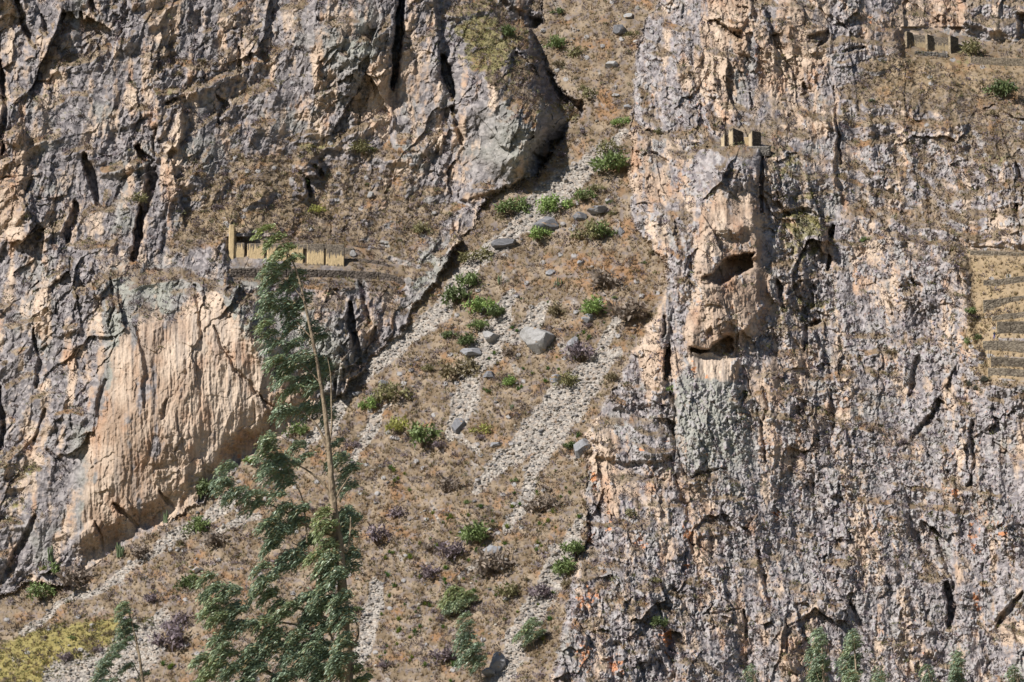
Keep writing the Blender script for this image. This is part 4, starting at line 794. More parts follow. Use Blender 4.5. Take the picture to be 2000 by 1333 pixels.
def wall_run(name, pts, seed, label, cat='wall', group=None, thick=0.9, parent=None, pal=STONE, course=0.30, plaster=None, margin=0.3, jag=0.12, rel=0.10):
    """pts: [(px, py_top, py_bottom)] along the wall; its face stands a little proud of the ground along the foot"""
    Dp = [float(np.median(surf_D([x + e for e in (-6, 0, 6)], [yb - 8] * 3))) - margin for x, yt, yb in pts]
    if len(Dp) > 2: Dp = list(np.convolve(np.pad(Dp, 1, mode='edge'), [.25, .5, .25], 'valid'))
    rr = np.random.RandomState(seed); parts_ = []
    for k in range(len(pts) - 1):
        (xa, ta, ba), (xb, tb, bb) = pts[k], pts[k + 1]
        A0, A1, B0, B1 = ray_pt(xa, ba + 6, Dp[k]), ray_pt(xa, ta, Dp[k]), ray_pt(xb, bb + 6, Dp[k + 1]), ray_pt(xb, tb, Dp[k + 1])
        A1[:2] = A0[:2]; B1[:2] = B0[:2]
        Hm = max(A1[2] - A0[2], B1[2] - B0[2]); ph = rr.rand() * 50
        top = (lambda s, ph=ph, Hm=Hm: 1 - jag * 0.6 / Hm * (1 + fbm(s / 0.9 + ph, s * 0 + seed, 3, 5) + 0.7 * fbm(s / 0.25 + ph, s * 0, 2, 6)))
        parts_.append(face(A0, B0, A1, B1, seed + k * 11, pal=pal, course=course, top=top, plaster=plaster, rel=rel))
        bk = np.array([0, thick, 0]); parts_.append(face(B0 + bk, A0 + bk, B1 + bk, A1 + bk, seed + k * 11 + 3, pal=pal, course=course, res=.3, top=lambda s, Hm=Hm: 1 - jag * .5 / Hm + 0 * s))
        dn = np.array([0, 0, -jag * 0.75]); parts_.append(face(A1 + dn, B1 + dn, A1 + bk + dn, B1 + bk + dn, seed + k * 11 + 5, pal=pal, course=course, res=.2))
        if k == 0: parts_.append(face(A0 + bk, A0, A1 + bk + dn, A1 + dn, seed + 6, pal=YSTONE, course=course, res=.12))
        if k == len(pts) - 2: parts_.append(face(B0, B0 + bk, B1 + dn, B1 + bk + dn, seed + 8, pal=pal, course=course, res=.12))
    v_, f_, c_ = merge(parts_); me = np_mesh(name, v_, f_, c_, m_wall); o = link(name, me, parent=parent)
    if not parent: tag(o, label, cat, group, 'thing')
    return o
def empty(name, loc, label, cat, group=None):
    o = bpy.data.objects.new(name, None); COL.objects.link(o); o.location = loc; o.empty_display_size = .5; bpy.context.view_layer.update(); return tag(o, label, cat, group)
def child(name, parts_, parent, material=None, label=None):
    v_, f_, c_ = merge(parts_) if isinstance(parts_, list) else parts_
    v_ = v_ - np.array(parent.location); o = link(name, np_mesh(name, v_, f_, c_, material or m_wall), parent=parent)
    if label: o['label'] = label
    return o
# --- ruin A: long roofless building with yellow plaster, on its stone footing
DA = float(np.median(surf_D(np.linspace(450, 680, 12), [508] * 12))) - 0.5
ZA = lambda py: to_world(560, py, DA)[2]
XA = lambda px, d=0: to_world(px, 500, DA + d)[0]
ra = empty('ruined_building', (XA(560), DA, ZA(520)), 'long roofless ruin with yellow plastered walls behind the treetop', 'ruin')
def pl_drip(seed, base=0.12, lo=0.62, hi=.92):
    def f(s, t, a, b): return 1 - sstep(-0.04, 0.04, t - (lo + (hi - lo) * (0.5 + 0.9 * fbm(a / 0.35, a * 0 + seed, 3, seed + 41)))) * 1.0 - sstep(0.02, -0.03, t - base * (1 + fbm(a / .6, a * 0, 3, seed + 43))) * .9
    return lambda *q: np.clip(f(*q), 0, 1)
SEG = [(456,479,477,519,1),(484,516,478,518,2),(524,571,479,518,3),(575,596,480,517,4),(600,634,478,516,5),(638,668,477,519,6),(671,677,478,520,7)]
SEG = [(457,477,475,520,.96),(483,516,476,519,.95),(522,560,478,518,.9),(563,592,478,518,.92),(600,633,477,517,.72),(637,672,478,520,.62)]
for k, (x0, x1, yt, yb, hi) in enumerate(SEG):
    d = 0.15 * (k % 2); plan = [(XA(x0), DA + d), (XA(x1), DA + d), (XA(x1), DA + d + .8), (XA(x0), DA + d + .8)]
    child('wall', block(plan, ZA(yb + 4), ZA(yt), 40 + 9 * k, pal=STONE, course=.2, rel=.07, res=.09, sides={0: dict(plaster=pl_drip(k, lo=hi - .22, hi=hi + .08)), 3: dict(plaster=pl_drip(k, 0.02, .9, 1.1))}), ra)
for k, (x0, x1) in enumerate([(516,522),(592,600),(633,637)]):
    plan = [(XA(x0), DA + .5), (XA(x1), DA + .5), (XA(x1), DA + .8), (XA(x0), DA + .8)]; child('niche', block(plan, ZA(524), ZA(486), 140 + k, pal=((.12,.10,.08),(.18,.15,.12)), course=.2, rel=.05), ra)
for k, (x0, x1) in enumerate([(516,522),(592,600),(633,637)]):
    plan = [(XA(x0), DA + .1), (XA(x1), DA + .1), (XA(x1), DA + .85), (XA(x0), DA + .85)]; child('lintel', block(plan, ZA(486), ZA(477), 160 + k, course=.2, rel=.06), ra)
# gable wall seen end-on, with a stump of the rear wall
plan = [(XA(447), DA - .35), (XA(457), DA - .35), (XA(459), DA + 4.2), (XA(449), DA + 4.2)]
child('gable_wall', block(plan, ZA(526), [ZA(440), ZA(440), ZA(452), ZA(452)], 61, pal=YSTONE, course=.22, rel=.08, res=.09, sides={0: dict(plaster=pl_drip(3, .02, .8, 1.1)), 3: dict(plaster=pl_drip(4, .02, .9, 1.2))}), ra)
plan = [(XA(457.5), DA + 3.4), (XA(469), DA + 3.4), (XA(469), DA + 4.0), (XA(457.5), DA + 4.0)]
child('rear_wall', block(plan, ZA(492), [ZA(451), ZA(455), ZA(455), ZA(451)], 71, pal=((.13,.09,.06),(.2,.15,.1)), course=.25, rel=.06), ra)
plan = [(XA(470), DA + 3.2), (XA(690), DA + 3.6), (XA(690), DA + 4.4), (XA(470), DA + 4.0)]
child('rear_wall', block(plan, ZA(508), [ZA(474), ZA(477), ZA(477), ZA(474)], 81, course=.3, rel=.12, res=.14), ra)
wall_run('terrace_wall', W_A, 91, 'long dark rough stone retaining wall under the yellow plastered ruin', 'terrace wall', thick=1.2, pal=((.09,.075,.065),(.20,.165,.14)), course=.42, rel=.16, jag=.3, margin=.45)
wall_run('terrace_wall', W_A2, 95, 'broken rubble wall right of the yellow plastered ruin', 'terrace wall', thick=1, course=.4, rel=.16, jag=.4, pal=((.09,.075,.065),(.20,.165,.14)))
wall_run('terrace_wall', W_A3, 97, 'short upper rubble wall above and right of the plastered ruin', 'terrace wall', thick=1, course=.4, rel=.16, jag=.4, pal=((.09,.075,.065),(.20,.165,.14)))
# --- ruin B: three piers on the head of the rock tower
DB = float(surf_D(np.linspace(1405, 1485, 10), [284] * 10).min()) - 0.5
XB = lambda px, d=0: to_world(px, 280, DB + d)[0]
ZB = lambda py: to_world(1440, py, DB)[2]
rb = empty('ruined_tower', (XB(1445), DB, ZB(290)), 'ruin of three dark stone piers with pale plastered edges on the rock tower', 'ruin')
for k, (xl, xm, xr, yt0, yt1, yb) in enumerate([(1409,1415,1422,261,262,292),(1423,1432,1454,250,253,290),(1463,1469,1488,255,254,286)]):
    w2_ = XB(xr) - XB(xm); plan = [(XB(xm), DB), (XB(xr), DB + w2_ * .95), (XB(xr) - .5, DB + w2_ * .95 + .6), (XB(xl), DB + .75)]
    child('pier', block(plan, ZB(yb + 5), [ZB(yt0), ZB(yt1), ZB(yt1), ZB(yt0 + 4)], 200 + 11 * k, pal=((.09,.078,.068),(.21,.175,.145)), course=.32, rel=.13, res=.08, sides={3: dict(pcol=(.52,.415,.28), plaster=pl_drip(k, .02, .8, 1.0))}), rb)
plan = [(XB(1455), DB + 1.6), (XB(1465), DB + 1.6), (XB(1465), DB + 2.2), (XB(1455), DB + 2.2)]
child('window_wall', block(plan, ZB(290), ZB(264), 260, pal=YSTONE, course=.24, rel=.05, sides={0: dict(plaster=pl_drip(5, .02, .9, 1.2))}), rb)
child('base_course', block([(XB(1408), DB - .5), (XB(1503), DB - .2), (XB(1503), DB + 2.6), (XB(1408), DB + 2.6)], ZB(306), [ZB(289), ZB(287), ZB(286), ZB(289)], 270, pal=((.17,.155,.14),(.29,.26,.23)), course=.35, rel=.16), rb)
# --- ruin C: upper right
DC = float(np.median(surf_D(np.linspace(1765, 1870, 10), [88] * 10))) - 1.6
XC = lambda px, d=0: to_world(px, 90, DC + d)[0]
ZC = lambda py: to_world(1820, py, DC)[2]
rc = empty('ruined_house', (XC(1815), DC, ZC(100)), 'ruined house with three dark piers high on the upper right shoulder', 'ruin')
for k, (x0, x1, yt, yb, rot) in enumerate([(1768,1784,63,92,.9),(1808,1826,69,98,.9),(1853,1874,71,106,1.1)]):
    w2_ = XC(x1) - XC(x0 + 4); plan = [(XC(x0 + 2.5), DC - .7), (XC(x1), DC - .7 + w2_ * rot), (XC(x1) - .4, DC + w2_ * rot + .3), (XC(x0), DC + .3)]
    child('pier', block(plan, ZC(yb + 4), ZC(yt), 300 + 9 * k, pal=((.12,.10,.08),(.24,.2,.15)), course=.3, rel=.1, sides={3: dict(pal=((.26,.21,.15),(.44,.36,.25)))}), rc)
for k, (x0, x1, yt, yb) in enumerate([(1784,1810,66,93),(1824,1857,71,100)]):
    plan = [(XC(x0), DC + .45), (XC(x1), DC + .45), (XC(x1), DC + 1.3), (XC(x0), DC + 1.3)]
    child('wall', block(plan, ZC(yb + 4), [ZC(yt), ZC(yt + 3), ZC(yt + 3), ZC(yt)], 330 + 9 * k, pal=STONE, course=.22, rel=.07, sides={0: dict(pcol=(.42,.33,.21), plaster=pl_drip(k + 7, .1, .3, .72))}), rc)
wall_run('terrace_wall', W_C, 351, 'short dark rubble wall directly under the upper right ruined house', 'terrace wall', thick=1.2, course=.36, rel=.16, jag=.3, pal=((.13,.12,.11),(.24,.22,.2)))
wall_run('terrace_wall', W_C2, 361, 'highest terrace wall, right of the upper right ruined house', 'terrace wall', thick=1, course=.26, pal=((.15,.125,.095),(.31,.255,.19)))
# --- stepped terraces on the right edge
for k, (pts, lab) in enumerate(TW):
    wall_run('terrace_wall', pts, 401 + 17 * k, lab, 'terrace wall', thick=1.0, course=.4, pal=((.085,.07,.055),(.19,.16,.125)) if k in (4, 6) else ((.12,.10,.08),(.26,.22,.17)), rel=.16, margin=.5)
def post(x, y, h, label):
    p = surf_P([x], [y])[0]; v_, f_, c_ = block([(-.05, -.05), (.05, -.05), (.06, .05), (-.05, .06)], -.3, h, 5, course=.5, rel=.004, res=.08, pal=((.2,.17,.14),(.28,.24,.2)))
    tag(link('wooden_post', np_mesh('wooden_post', v_, f_, c_, m_wall), loc=(p[0], p[1] - .5, p[2])), label, 'post')
post(1930, 696, 1.4, 'thin weathered post standing on the terrace below the hiker')
# --- hiker, about 1.7 m, walking along the terrace path with a dark pack
def skin_mesh(name, joints, edges, mats_fn, root=0):
    me = bpy.data.meshes.new(name + '_cage'); me.from_pydata([j[:3] for j in joints], edges, []); o = bpy.data.objects.new(name + '_cage', me); COL.objects.link(o)
    o.modifiers.new('s', 'SKIN'); sv = me.skin_vertices[0].data
    for k, j in enumerate(joints): sv[k].radius = (j[3], j[3]); sv[k].use_root = (k == root)
    sb = o.modifiers.new('d', 'SUBSURF'); sb.levels = 2; sb.render_levels = 2
    dg = bpy.context.evaluated_depsgraph_get(); m2 = bpy.data.meshes.new_from_object(o.evaluated_get(dg)); bpy.data.objects.remove(o); m2.name = name
    return m2
ph_ = surf_P([1941], [664])[0]
hk = empty('person', (ph_[0], ph_[1] - 0.9, to_world(1941, 664, ph_[1] - .9)[2]), 'distant hiker in dark jacket and blue violet trousers standing on the terrace path', 'person')
J = [(0,0,.92,.13),(0,-.01,1.12,.12),(0,0,1.32,.15),(0,0,1.46,.06),(0,-.02,1.58,.085),(0,-.02,1.67,.06), (-.17,0,1.38,.055),(-.22,.02,1.14,.042),(-.18,-.16,.98,.034),(-.16,-.22,.95,.03), (.17,0,1.38,.055),(.24,0,1.14,.042),(.2,-.14,.96,.034),(.19,-.2,.92,.03),
     (-.09,0,.84,.09),(-.1,-.06,.48,.06),(-.1,.02,.09,.045),(-.1,-.13,.04,.04), (.09,0,.84,.09),(.11,.03,.48,.06),(.12,.12,.09,.045),(.12,-.02,.04,.04)]
E = [(0,1),(1,2),(2,3),(3,4),(4,5),(2,6),(6,7),(7,8),(8,9),(2,10),(10,11),(11,12),(12,13),(0,14),(14,15),(15,16),(16,17),(0,18),(18,19),(19,20),(20,21)]
bmh = skin_mesh('body', J, E, None)
for n_, c_ in (('skin', (.42,.25,.17)), ('jacket_cloth', (.03,.045,.075)), ('trouser_cloth', (.13,.12,.42)), ('boot_leather', (.08,.06,.05))): bmh.materials.append(mat(n_, color=c_, noise=.1, nscale=8, bump=.1))
for p in bmh.polygons:
    z = p.center.z; ax = abs(p.center.x); p.material_index = 0 if (z > 1.46 or (z < 1.02 and ax > .15 and p.center.y < -.12 and z > .85)) else 1 if z > .93 or ax > .2 and z > .9 else 3 if z < .1 else 2; p.use_smooth = True
link('body', bmh, parent=hk)
hm = skin_mesh('hair', [(0,.02,1.58,.08),(0,.0,1.68,.085),(0,.04,1.62,.085)], [(0,1),(0,2)], None); hm.materials.append(mat('hair', color=(.03,.02,.015), noise=.1)); link('hair', hm, parent=hk)
pk = skin_mesh('backpack', [(0,.2,1.05,.13),(0,.22,1.25,.15),(0,.2,1.42,.11)], [(0,1),(1,2)], None); pk.materials.append(mat('pack_cloth', color=(.02,.03,.06), noise=.1)); link('backpack', pk, parent=hk)
log('ruins')

# ------------------------------------------------------------------ eucalyptus trees in the foreground, bent by the wind
m_bark = mat('bark', attr='tint', noise=.25, nscale=2.5, bump=.5, bscale=6)
m_euc = mat('eucalyptus_leaf', attr='tint', noise=.08, bump=0, rough=.42, spec=.45, trans=.18)
def tube(path, rad, seed=0, seg=9, sub=5):
    """bark tube along a smoothed path"""
    P_ = np.array(path, float); t = np.arange(len(P_)); tt = np.linspace(0, len(P_) - 1, (len(P_) - 1) * sub + 1)
    def cr(A):
        i = np.clip(np.floor(tt).astype(int), 0, len(P_) - 2); f = (tt - i)[:, None]; g_ = lambda k: A[np.clip(k, 0, len(A) - 1)]
        p0, p1, p2, p3 = g_(i - 1), g_(i), g_(i + 1), g_(i + 2)
        return .5 * (2 * p1 + (p2 - p0) * f + (2 * p0 - 5 * p1 + 4 * p2 - p3) * f ** 2 + (3 * p1 - p0 - 3 * p2 + p3) * f ** 3)
    Q = cr(P_); R_ = np.interp(tt, t, rad); T_ = np.gradient(Q, axis=0); T_ /= np.linalg.norm(T_, axis=1)[:, None] + 1e-9
    s1_ = np.cross(T_, [0.1, 1, 0.05]); s1_ /= np.linalg.norm(s1_, axis=1)[:, None]; s2_ = np.cross(T_, s1_); a = np.linspace(0, 2 * np.pi, seg, endpoint=False)
    rr = R_[:, None] * (1 + 0.12 * np.random.RandomState(seed).randn(len(Q), seg)); V_ = Q[:, None] + rr[..., None] * (np.cos(a)[None, :, None] * s1_[:, None] + np.sin(a)[None, :, None] * s2_[:, None])
    F_ = []
    for k in range(len(Q) - 1):
        for q in range(seg): F_.append((k * seg + q, k * seg + (q + 1) % seg, (k + 1) * seg + (q + 1) % seg, (k + 1) * seg + q))
    r = np.random.RandomState(seed + 4); c_ = np.array([.30,.235,.165])[None, None] * (0.75 + 0.5 * r.rand(len(Q), seg, 1)) ; c_[r.rand(len(Q), seg) < .12] = (.14,.10,.075)
    return V_.reshape(-1, 3), np.array(F_), c_.reshape(-1, 3)
def sprays(clumps, Dt, seed, dens=1.0, leaf=0.17, wind=1.0):
    """clumps: (px, py, rx, ry, yellow, depth offset). leaf sprays arch out leftward and droop; returns one mesh"""
    r = np.random.RandomState(seed); V_, F_, C_ = [], [], []; px2m = Dt / FPX; base = 0
    cl2 = []
    for q_ in clumps: cl2.append((q_[0], q_[1], q_[2] * .86, q_[3] * .86, q_[4], q_[5]))
    clumps = cl2
    for (cx, cy, ax, ay, yel, dd) in clumps:
        c0 = np.array(to_world(cx, cy, Dt + dd)); RX, RZ = ax * px2m, ay * px2m; RYd = 0.85 * (RX + RZ) * .5
        ns = int(dens * 0.50 * ax * ay * (0.17 / leaf) ** 2 * (Dt / 130.0) ** 2 * (.25 if cy < 1000 else .42)) + 6
        # lumpy sub-bunches
        nb_ = max(3, int(ax * ay / 90)); B_ = r.randn(nb_, 3); B_ /= np.linalg.norm(B_, axis=1)[:, None]; B_ *= (0.35 + 0.6 * r.rand(nb_, 1)); which = r.randint(0, nb_, ns)
        o = B_[which] * .86 + r.randn(ns, 3) * 0.17; o = c0 + o * np.array([RX, RYd, RZ])
        # spray axis: starts up-right, blows left, droops
        ang = r.randn(ns) * .4; n_l = 12; t = np.linspace(0, 1, n_l)[None]; Ls = leaf * (3.0 + 2.2 * r.rand(ns))[:, None]
        dx = -wind * (t * 0.95) * Ls; dz = (0.50 * t - 1.0 * t ** 2.0) * Ls * (0.8 + .5 * r.rand(ns, 1)) ; dy = t * Ls * ang[:, None] * .8
        A = o[:, None] + np.stack([dx + 0.35 * Ls, dy, dz + .1 * Ls], -1)
        A = A + r.randn(*A.shape) * leaf * .22
        n = ns * n_l; A = A.reshape(n, 3); tv = np.repeat(t, ns, 0).reshape(-1)
        dirv = np.stack([-wind * (0.75 + .25 * r.rand(n)), r.randn(n) * .45, 0.30 - 1.15 * tv + .38 * r.randn(n)], -1); dirv /= np.linalg.norm(dirv, axis=1)[:, None]
        sd = np.cross(dirv, r.randn(n, 3)); sd /= np.linalg.norm(sd, axis=1)[:, None] + 1e-9; l = leaf * (0.7 + .6 * r.rand(n))[:, None]; w = l * .10 * (1 + r.rand(n)[:, None])
        mid = A + dirv * l * .5 + np.array([0, 0, .06]) * l; tip = A + dirv * l + np.array([0, 0, -.16]) * l
        W = np.stack([A, mid - sd * w, mid + sd * w, tip], 1); idx_ = np.arange(n)[:, None] * 4 + base
        F_.append(np.concatenate([idx_ + [0, 1, 2], idx_ + [1, 3, 2]], 0)); V_.append(W.reshape(-1, 3)); base += 4 * n
        y_ = np.clip(yel + 0.12 * r.randn(n), 0, 1)[:, None]; cb_ = np.array([.235,.31,.215])[None] * (1 - y_) + np.array([.38,.42,.14])[None] * y_; cb_ = cb_ * (0.65 + .7 * r.rand(n, 1)); m = r.rand(n) < .12; cb_[m] = (.30,.24,.12)
        C_.append(np.repeat(np.clip(cb_, .01, 1), 4, 0))
    return np.concatenate(V_), np.concatenate(F_), np.concatenate(C_)
def tree(name, Dt, base_px, trunk, branches, clumps, seed, label, dens=1.0, leaf=.17, ground=None, parts_=('trunk', 'branch', 'crown')):
    """trunk / branches: [(px, py, radius m, depth offset)]; first trunk point stands on the ground"""
    root = empty(name, tuple(float(q) for q in ground) if ground is not None else (float(to_world(base_px, 1333, Dt)[0]), Dt, -1.7), label, 'tree')
    def W(p): return np.array(to_world(p[0], p[1], Dt + (p[3] if len(p) > 3 else 0)))
    tp = [np.array(root.location) + [0, 0, -.2]] + [W(p) for p in trunk]; tr = [trunk[0][2] * 1.25] + [p[2] for p in trunk]
    child('trunk', tube(tp, tr, seed, 12), root, m_bark)
    for k, b in enumerate(branches): child('branch', tube([W(p) for p in b], [p[2] for p in b], seed + k + 1, 7), root, m_bark)
    child('crown', sprays(clumps, Dt, seed, dens, leaf), root, m_euc)
    return root
trunk = [(676,1500,.30),(678,1333,.26),(672,1230,.23),(668,1130,.20),(660,1050,.175),(651,985,.16),(648,940,.125),(641,866,.105),(634,800,.09),(624,735,.078),(611,665,.066),(597,600,.055),(584,545,.045),(566,500,.032),(545,472,.022),(520,450,.012)]
BR = [[(643,880,.07),(623,838,.05),(603,815,.035),(572,794,.025),(550,790,.012)], [(642,874,.06),(648,830,.045),(647,780,.03),(646,735,.02),(640,700,.012)],
      [(651,985,.09),(636,953,.06),(613,928,.05),(582,909,.03),(560,900,.015)], [(651,985,.08),(662,962,.045),(678,938,.03),(690,920,.015)], [(655,1045,.09),(616,1037,.06),(567,1006,.045),(518,981,.03),(470,960,.015)],
      [(600,1060,.05),(596,1010,.035),(585,960,.025),(545,890,.015)], [(628,752,.04),(600,720,.028),(560,690,.018),(530,650,.01)], [(608,660,.035),(585,635,.022),(560,610,.012)], [(592,585,.03),(572,560,.018),(548,540,.01)],
      [(668,1130,.10),(640,1110,.06),(605,1080,.04),(570,1060,.02)], [(660,1050,.09),(676,1080,.06),(684,1040,.04),(685,1010,.02)], [(672,1230,.12),(620,1200,.08),(560,1180,.05),(526,1150,.03),(512,1120,.015)],
      [(676,1320,.14),(600,1290,.10),(540,1250,.08),(500,1200,.05),(455,1150,.035),(425,1122,.015)], [(560,1333,.10),(500,1300,.07),(460,1275,.045),(440,1215,.03),(425,1180,.015)], [(676,1280,.08),(700,1240,.05),(690,1200,.02)], [(560,860,.02),(545,850,.012),(530,855,.008)],
      [(560,870,.02),(590,900,.02),(575,880,.012)], [(640,1333,.09),(655,1280,.06),(640,1230,.04),(600,1200,.03)], [(678,1333,.1),(640,1260,.07),(590,1225,.05),(540,1215,.03)]]
CL = [(524,452,15,12,.75,0),(540,470,22,15,.65,0),(562,487,22,17,.55,.3),(548,500,16,14,.5,-.3),(574,512,16,18,.3,.2),(556,522,16,10,.3,0),(585,545,14,20,.15,.4),
      (532,524,16,14,.2,-.4),(540,548,26,20,.1,0),(572,560,22,18,.15,.2),(595,580,12,22,.1,.5),(528,590,20,18,.1,-.5),(558,592,26,20,.05,0),(590,612,16,18,.05,.3),(530,604,16,10,.2,-.4),
      (523,632,15,15,.35,-.6),(530,655,18,12,.2,-.3),(572,618,14,16,.0,.5),(580,640,22,16,.0,.2),(612,640,14,24,.0,1.0),(628,655,12,26,.0,1.4),(544,672,22,10,.05,-.3),(575,672,22,13,.1,0),
      (545,700,26,14,.2,-.4),(585,700,30,22,.1,0),(562,722,26,18,.15,.3),(598,738,28,20,.1,.4),(622,700,20,26,.05,.8),(638,730,14,30,.0,1.2),(615,760,20,16,.1,.3),(556,745,16,12,.1,-.4),
      (572,768,20,14,.3,-.2),(552,803,16,12,.1,-.4),(568,806,20,13,.1,0),(598,796,18,12,.0,.2),(612,802,16,14,.0,.4),(636,790,10,24,.05,.9),(646,810,9,22,.05,.9),
      (530,862,24,18,.25,-.8),(526,885,30,18,.15,-.6),(545,905,28,22,.05,-.2),(528,925,26,20,.05,-.4),(560,935,28,20,.0,0),(590,872,12,14,.2,.2),(598,890,16,12,.15,.3),(575,905,14,10,.1,.1),
      (660,870,12,14,.05,1.0),(668,895,20,20,.1,1.1),(680,920,22,20,.05,1.2),(688,945,14,16,.0,1.2),(662,905,14,18,.1,.8),
      (447,915,16,15,.15,-1.0),(450,940,24,18,.05,-1.0),(465,965,24,16,.0,-.9),(455,975,18,12,.0,-.8),(500,968,26,12,.1,-.6),(535,972,28,13,.1,-.4),(565,990,28,16,.1,-.2),(590,1000,24,16,.05,0),(500,985,20,12,.1,-.5),
      (528,1020,24,14,.1,-.5),(550,1040,28,18,.0,-.2),(585,1030,28,20,.0,.1),(605,1055,22,18,.0,.4),(540,1065,26,18,.05,-.3),(575,1085,28,18,.0,0),(550,1110,20,18,.0,-.2),(600,1090,18,12,.0,.2),
      (636,1005,12,14,.6,-.4),(640,1030,16,22,.5,-.4),(648,1060,12,20,.4,-.3),(680,1000,20,20,.05,.9),(688,1025,20,24,.0,1.0),(680,1055,22,22,.0,1.0),(688,1085,16,22,.0,1.0),(690,1110,12,12,.0,1.0),
      (622,1085,14,14,.5,-.5),(630,1105,26,18,.2,-.4),(650,1125,24,20,.15,-.2),(635,1145,26,18,.1,-.2),(665,1110,12,26,.1,.1),(520,1112,14,14,.05,-.8),(520,1135,22,16,.1,-.8),(515,1158,18,12,.15,-.8),(535,1165,18,14,.2,-.5),
      (560,1185,24,16,.25,-.5),(555,1205,20,12,.2,-.5),(600,1172,20,18,.05,-.3),(625,1180,26,20,.05,-.2),(655,1175,22,22,.05,.1),(615,1205,28,20,.0,-.1),(645,1225,28,20,.0,0),(675,1190,12,26,.0,.5),(668,1220,16,18,.0,.5),
      (412,1130,14,12,.25,-1.4),(425,1150,22,18,.15,-1.4),(450,1165,24,20,.1,-1.2),(415,1180,20,20,.3,-1.4),(430,1205,24,18,.35,-1.3),(465,1195,28,22,.0,-1.1),(480,1215,22,20,.0,-1.0),(455,1225,22,14,.1,-1.1),
      (520,1220,16,18,.3,-.8),(545,1240,28,20,.2,-.7),(580,1245,28,20,.15,-.5),(530,1270,30,22,.05,-.7),(570,1280,32,24,.0,-.5),(610,1265,30,22,.1,-.3),(645,1275,28,24,.0,-.1),(600,1300,32,24,.0,-.4),(640,1315,32,24,.0,-.2),(560,1320,32,22,.0,-.6),(510,1300,26,22,.0,-.8),
      (435,1250,16,14,.2,-1.3),(440,1275,26,20,.25,-1.3),(425,1300,24,18,.4,-1.3),(460,1305,26,20,.1,-1.2),(410,1325,22,14,.5,-1.3),(470,1335,30,16,.1,-1.1),(400,1290,14,14,.2,-1.3),(490,1275,20,16,.1,-1.0),
      (655,1090,18,22,.2,-.8),(662,1130,20,24,.1,-.9),(668,1165,18,24,.1,-.9),(672,1205,20,26,.05,-.9),(672,1250,22,24,.1,-.9),(668,1295,26,24,.05,-.9),(682,1265,22,14,.0,.3),(690,1285,16,14,.0,.4),(690,1310,22,16,.3,.2),(710,1330,22,14,.4,.2),(680,1345,32,20,.1,.1),(600,1355,60,22,.0,-.4),(480,1360,50,18,.0,-.8)]
tree('eucalyptus_tree', 130.0, 676, trunk, BR, CL, 5, 'tall windswept eucalyptus leaning left in front of the slope', dens=1.15)
# small eucalyptus at lower left
tr2 = [(300,1500,.10),(290,1400,.09),(279,1333,.075),(272,1280,.06),(262,1235,.045),(252,1195,.03),(246,1172,.015)]
tree('eucalyptus_tree', 150.0, 300, tr2, [[(274,1290,.03),(262,1262,.02),(240,1258,.01)], [(285,1380,.05),(250,1345,.035),(215,1310,.02),(200,1290,.01)], [(279,1333,.04),(262,1300,.02),(255,1290,.01)]],
     [(246,1182,7,12,.3,0),(246,1200,10,12,.15,0),(249,1218,14,12,.1,0),(250,1235,16,12,.05,0),(250,1250,14,9,.1,0),(262,1225,8,14,.1,.3),(232,1268,16,8,.05,-.3),(240,1262,12,6,.1,0),(208,1300,16,12,.0,-.5),(200,1320,16,12,.0,-.6),(215,1335,18,12,.0,-.6),(222,1285,14,8,.05,-.5),(252,1305,14,6,.05,0),(285,1320,8,6,.1,.3)], 31,
     'small thin eucalyptus with a pointed top left of the big windswept tree', dens=1.0, leaf=.15)
# upright green tree rooted on the foot of the slope
g0 = surf_P([941], [1350])[0]
tree('slope_tree', float(g0[1]) - 1.0, 941, [(941,1338,.16),(938,1315,.13),(930,1290,.10),(920,1250,.06),(914,1205,.02)], [[(932,1295,.05),(945,1280,.03),(950,1268,.015)], [(938,1315,.05),(948,1300,.03),(955,1295,.012)]],
     [(912,1208,7,10,.2,0),(914,1225,12,13,.1,0),(916,1245,16,14,.0,0),(910,1262,14,13,.0,0),(924,1272,15,13,.0,0),(920,1290,16,10,.0,0),(938,1288,12,9,.1,0),(908,1285,9,8,.0,0),(940,1302,9,6,.1,0),(934,1262,9,12,.0,0)], 37,
     'slender upright green tree at the bottom beside the lowest scree', dens=1.0, leaf=.55, ground=(g0[0], float(g0[1]) - 1.0, g0[2]))
g1 = surf_P([1042], [1262])[0]
tree('slope_tree', float(g1[1]) - .6, 1042, [(1042,1256,.10),(1041,1245,.08),(1040,1232,.05)], [[(1041,1248,.05),(1030,1238,.03),(1022,1234,.012)], [(1041,1246,.05),(1052,1236,.03),(1060,1234,.012)]],
     [(1042,1222,14,12,.25,0),(1028,1238,15,10,.2,0),(1054,1238,14,11,.2,0),(1042,1242,16,12,.1,0),(1036,1228,12,10,.3,0)], 39, 'open branched bright green tree on the right side of the lowest scree', leaf=.5, ground=(g1[0], float(g1[1]) - .6, g1[2]))
g2 = surf_P([900], [1196])[0]
tree('slope_tree', float(g2[1]) - .6, 900, [(900,1190,.10),(899,1182,.08),(898,1170,.05)], [[(899,1184,.05),(884,1172,.03),(876,1168,.012)], [(899,1182,.05),(912,1172,.03),(922,1166,.012)]],
     [(895,1160,20,15,.55,0),(878,1172,17,13,.5,0),(913,1166,17,14,.5,0),(898,1178,24,14,.3,0),(925,1172,10,10,.35,0),(885,1188,16,9,.15,0),(886,1155,12,10,.6,0)], 43, 'rounded bright green leafy tree in the middle of the lower slope', leaf=.45, dens=1.5, ground=(g2[0], float(g2[1]) - .6, g2[2]))
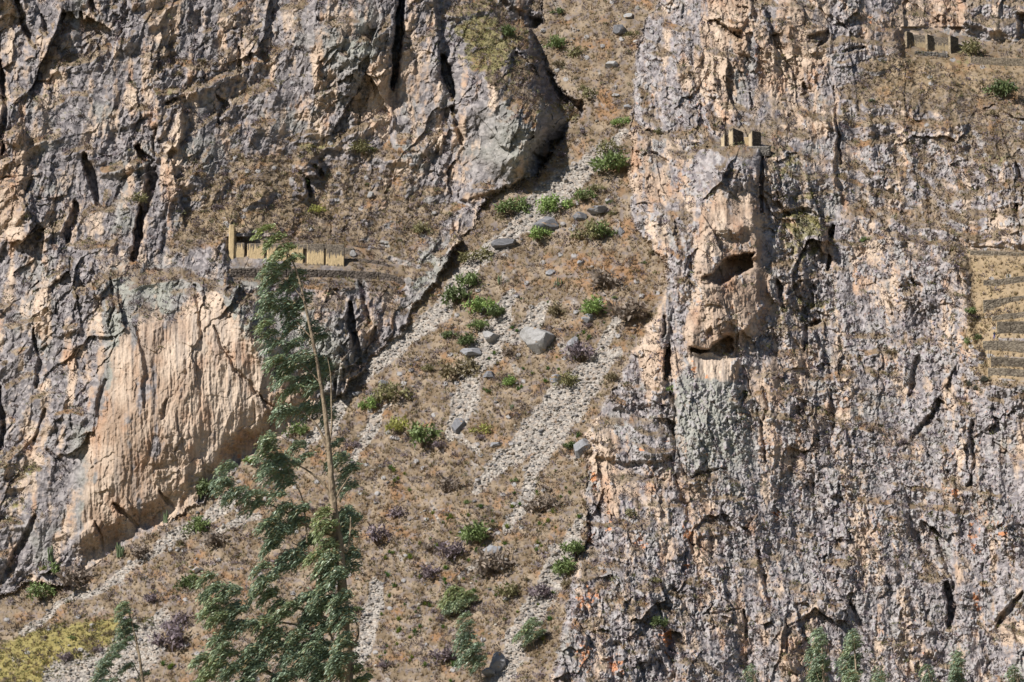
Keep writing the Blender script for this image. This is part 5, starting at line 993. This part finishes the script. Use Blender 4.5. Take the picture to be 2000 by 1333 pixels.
# treetops reaching into the frame along the bottom right
def top_tree(cx, ytop, half, Dt, seed, label, n=9):
    r = np.random.RandomState(seed); cl = []; y = ytop
    for k in range(n):
        f = k / (n - 1); y = ytop + (1375 - ytop) * f; w_ = half * (0.25 + .75 * min(1, f * 2.2)); cl.append((cx + r.randn() * half * .18 - 3, y, w_ * .75, (1375 - ytop) / n * .9, .25 * r.rand() + .05, r.randn() * .4))
        cl.append((cx + (r.rand() - .5) * w_ * 1.5, y + 8, w_ * .45, 9, .2 * r.rand(), .4))
    return tree('eucalyptus_tree', Dt, cx + 8, [(cx + 10, 1450, .14), (cx + 8, 1375, .11), (cx + 4, (ytop + 1375) / 2, .06), (cx, ytop + 6, .012)], [[(cx + 6, 1350, .04), (cx - half * .3, 1320, .025), (cx - half * .6, 1300, .01)], [(cx + 6, 1365, .04), (cx + half * .4, 1335, .025), (cx + half * .5, 1315, .01)]], cl, seed, label, leaf=.17, dens=.85)
top_tree(1604, 1238, 26, 170.0, 51, 'pale green treetop at the bottom, left one of the close pair by the right cliff')
top_tree(1668, 1240, 26, 165.0, 52, 'darker green treetop at the bottom, right one of the close pair by the right cliff')
top_tree(1875, 1278, 16, 175.0, 53, 'narrow pointed treetop at the bottom, standing alone further right of the close pair', 6)
top_tree(1818, 1308, 9, 175.0, 54, 'tiny treetop tip just left of the narrow pointed treetop', 4)
top_tree(1986, 1306, 12, 175.0, 55, 'small treetop tip in the bottom right corner', 4)
top_tree(1724, 1312, 10, 170.0, 56, 'tiny treetop tip right of the darker treetop of the pair', 4)
top_tree(1473, 1310, 9, 170.0, 57, 'tiny treetop tip furthest left below the right cliff', 4)
log('trees')
# valley floor, out of sight below the frame, carrying the trees
gx_ = np.linspace(-900, 900, 61); gy_ = np.linspace(-80, 560, 61); GX, GY = np.meshgrid(gx_, gy_)
bot = V[-1]; foot_z = np.interp(GX, PX[-1], PZ[-1]); foot_y = np.interp(GX, PX[-1], PY[-1])
GZ = -1.7 + 0.6 * fbm(GX / 60, GY / 60, 3, 91) * sstep(20, 60, np.abs(GX) + np.abs(GY)); GZ = np.where(GY > 200, GZ + (foot_z - 1.0 + 1.7) * np.clip((GY - 200) / (foot_y - 200), 0, 1.0) ** 2.2, GZ)
id2 = np.arange(GX.size).reshape(GX.shape); q = np.stack([id2[:-1, :-1], id2[:-1, 1:], id2[1:, 1:], id2[1:, :-1]], -1).reshape(-1, 4)
col_ = np.array([.20,.17,.09])[None] * (1 + 0.3 * fbm(GX / 20, GY / 20, 3, 92).reshape(-1, 1))
tag(link('ground', np_mesh('ground', np.stack([GX, GY, GZ], -1).reshape(-1, 3), q, np.clip(col_, .02, 1), m_rock, smooth=True)), kind='structure')
log('done')
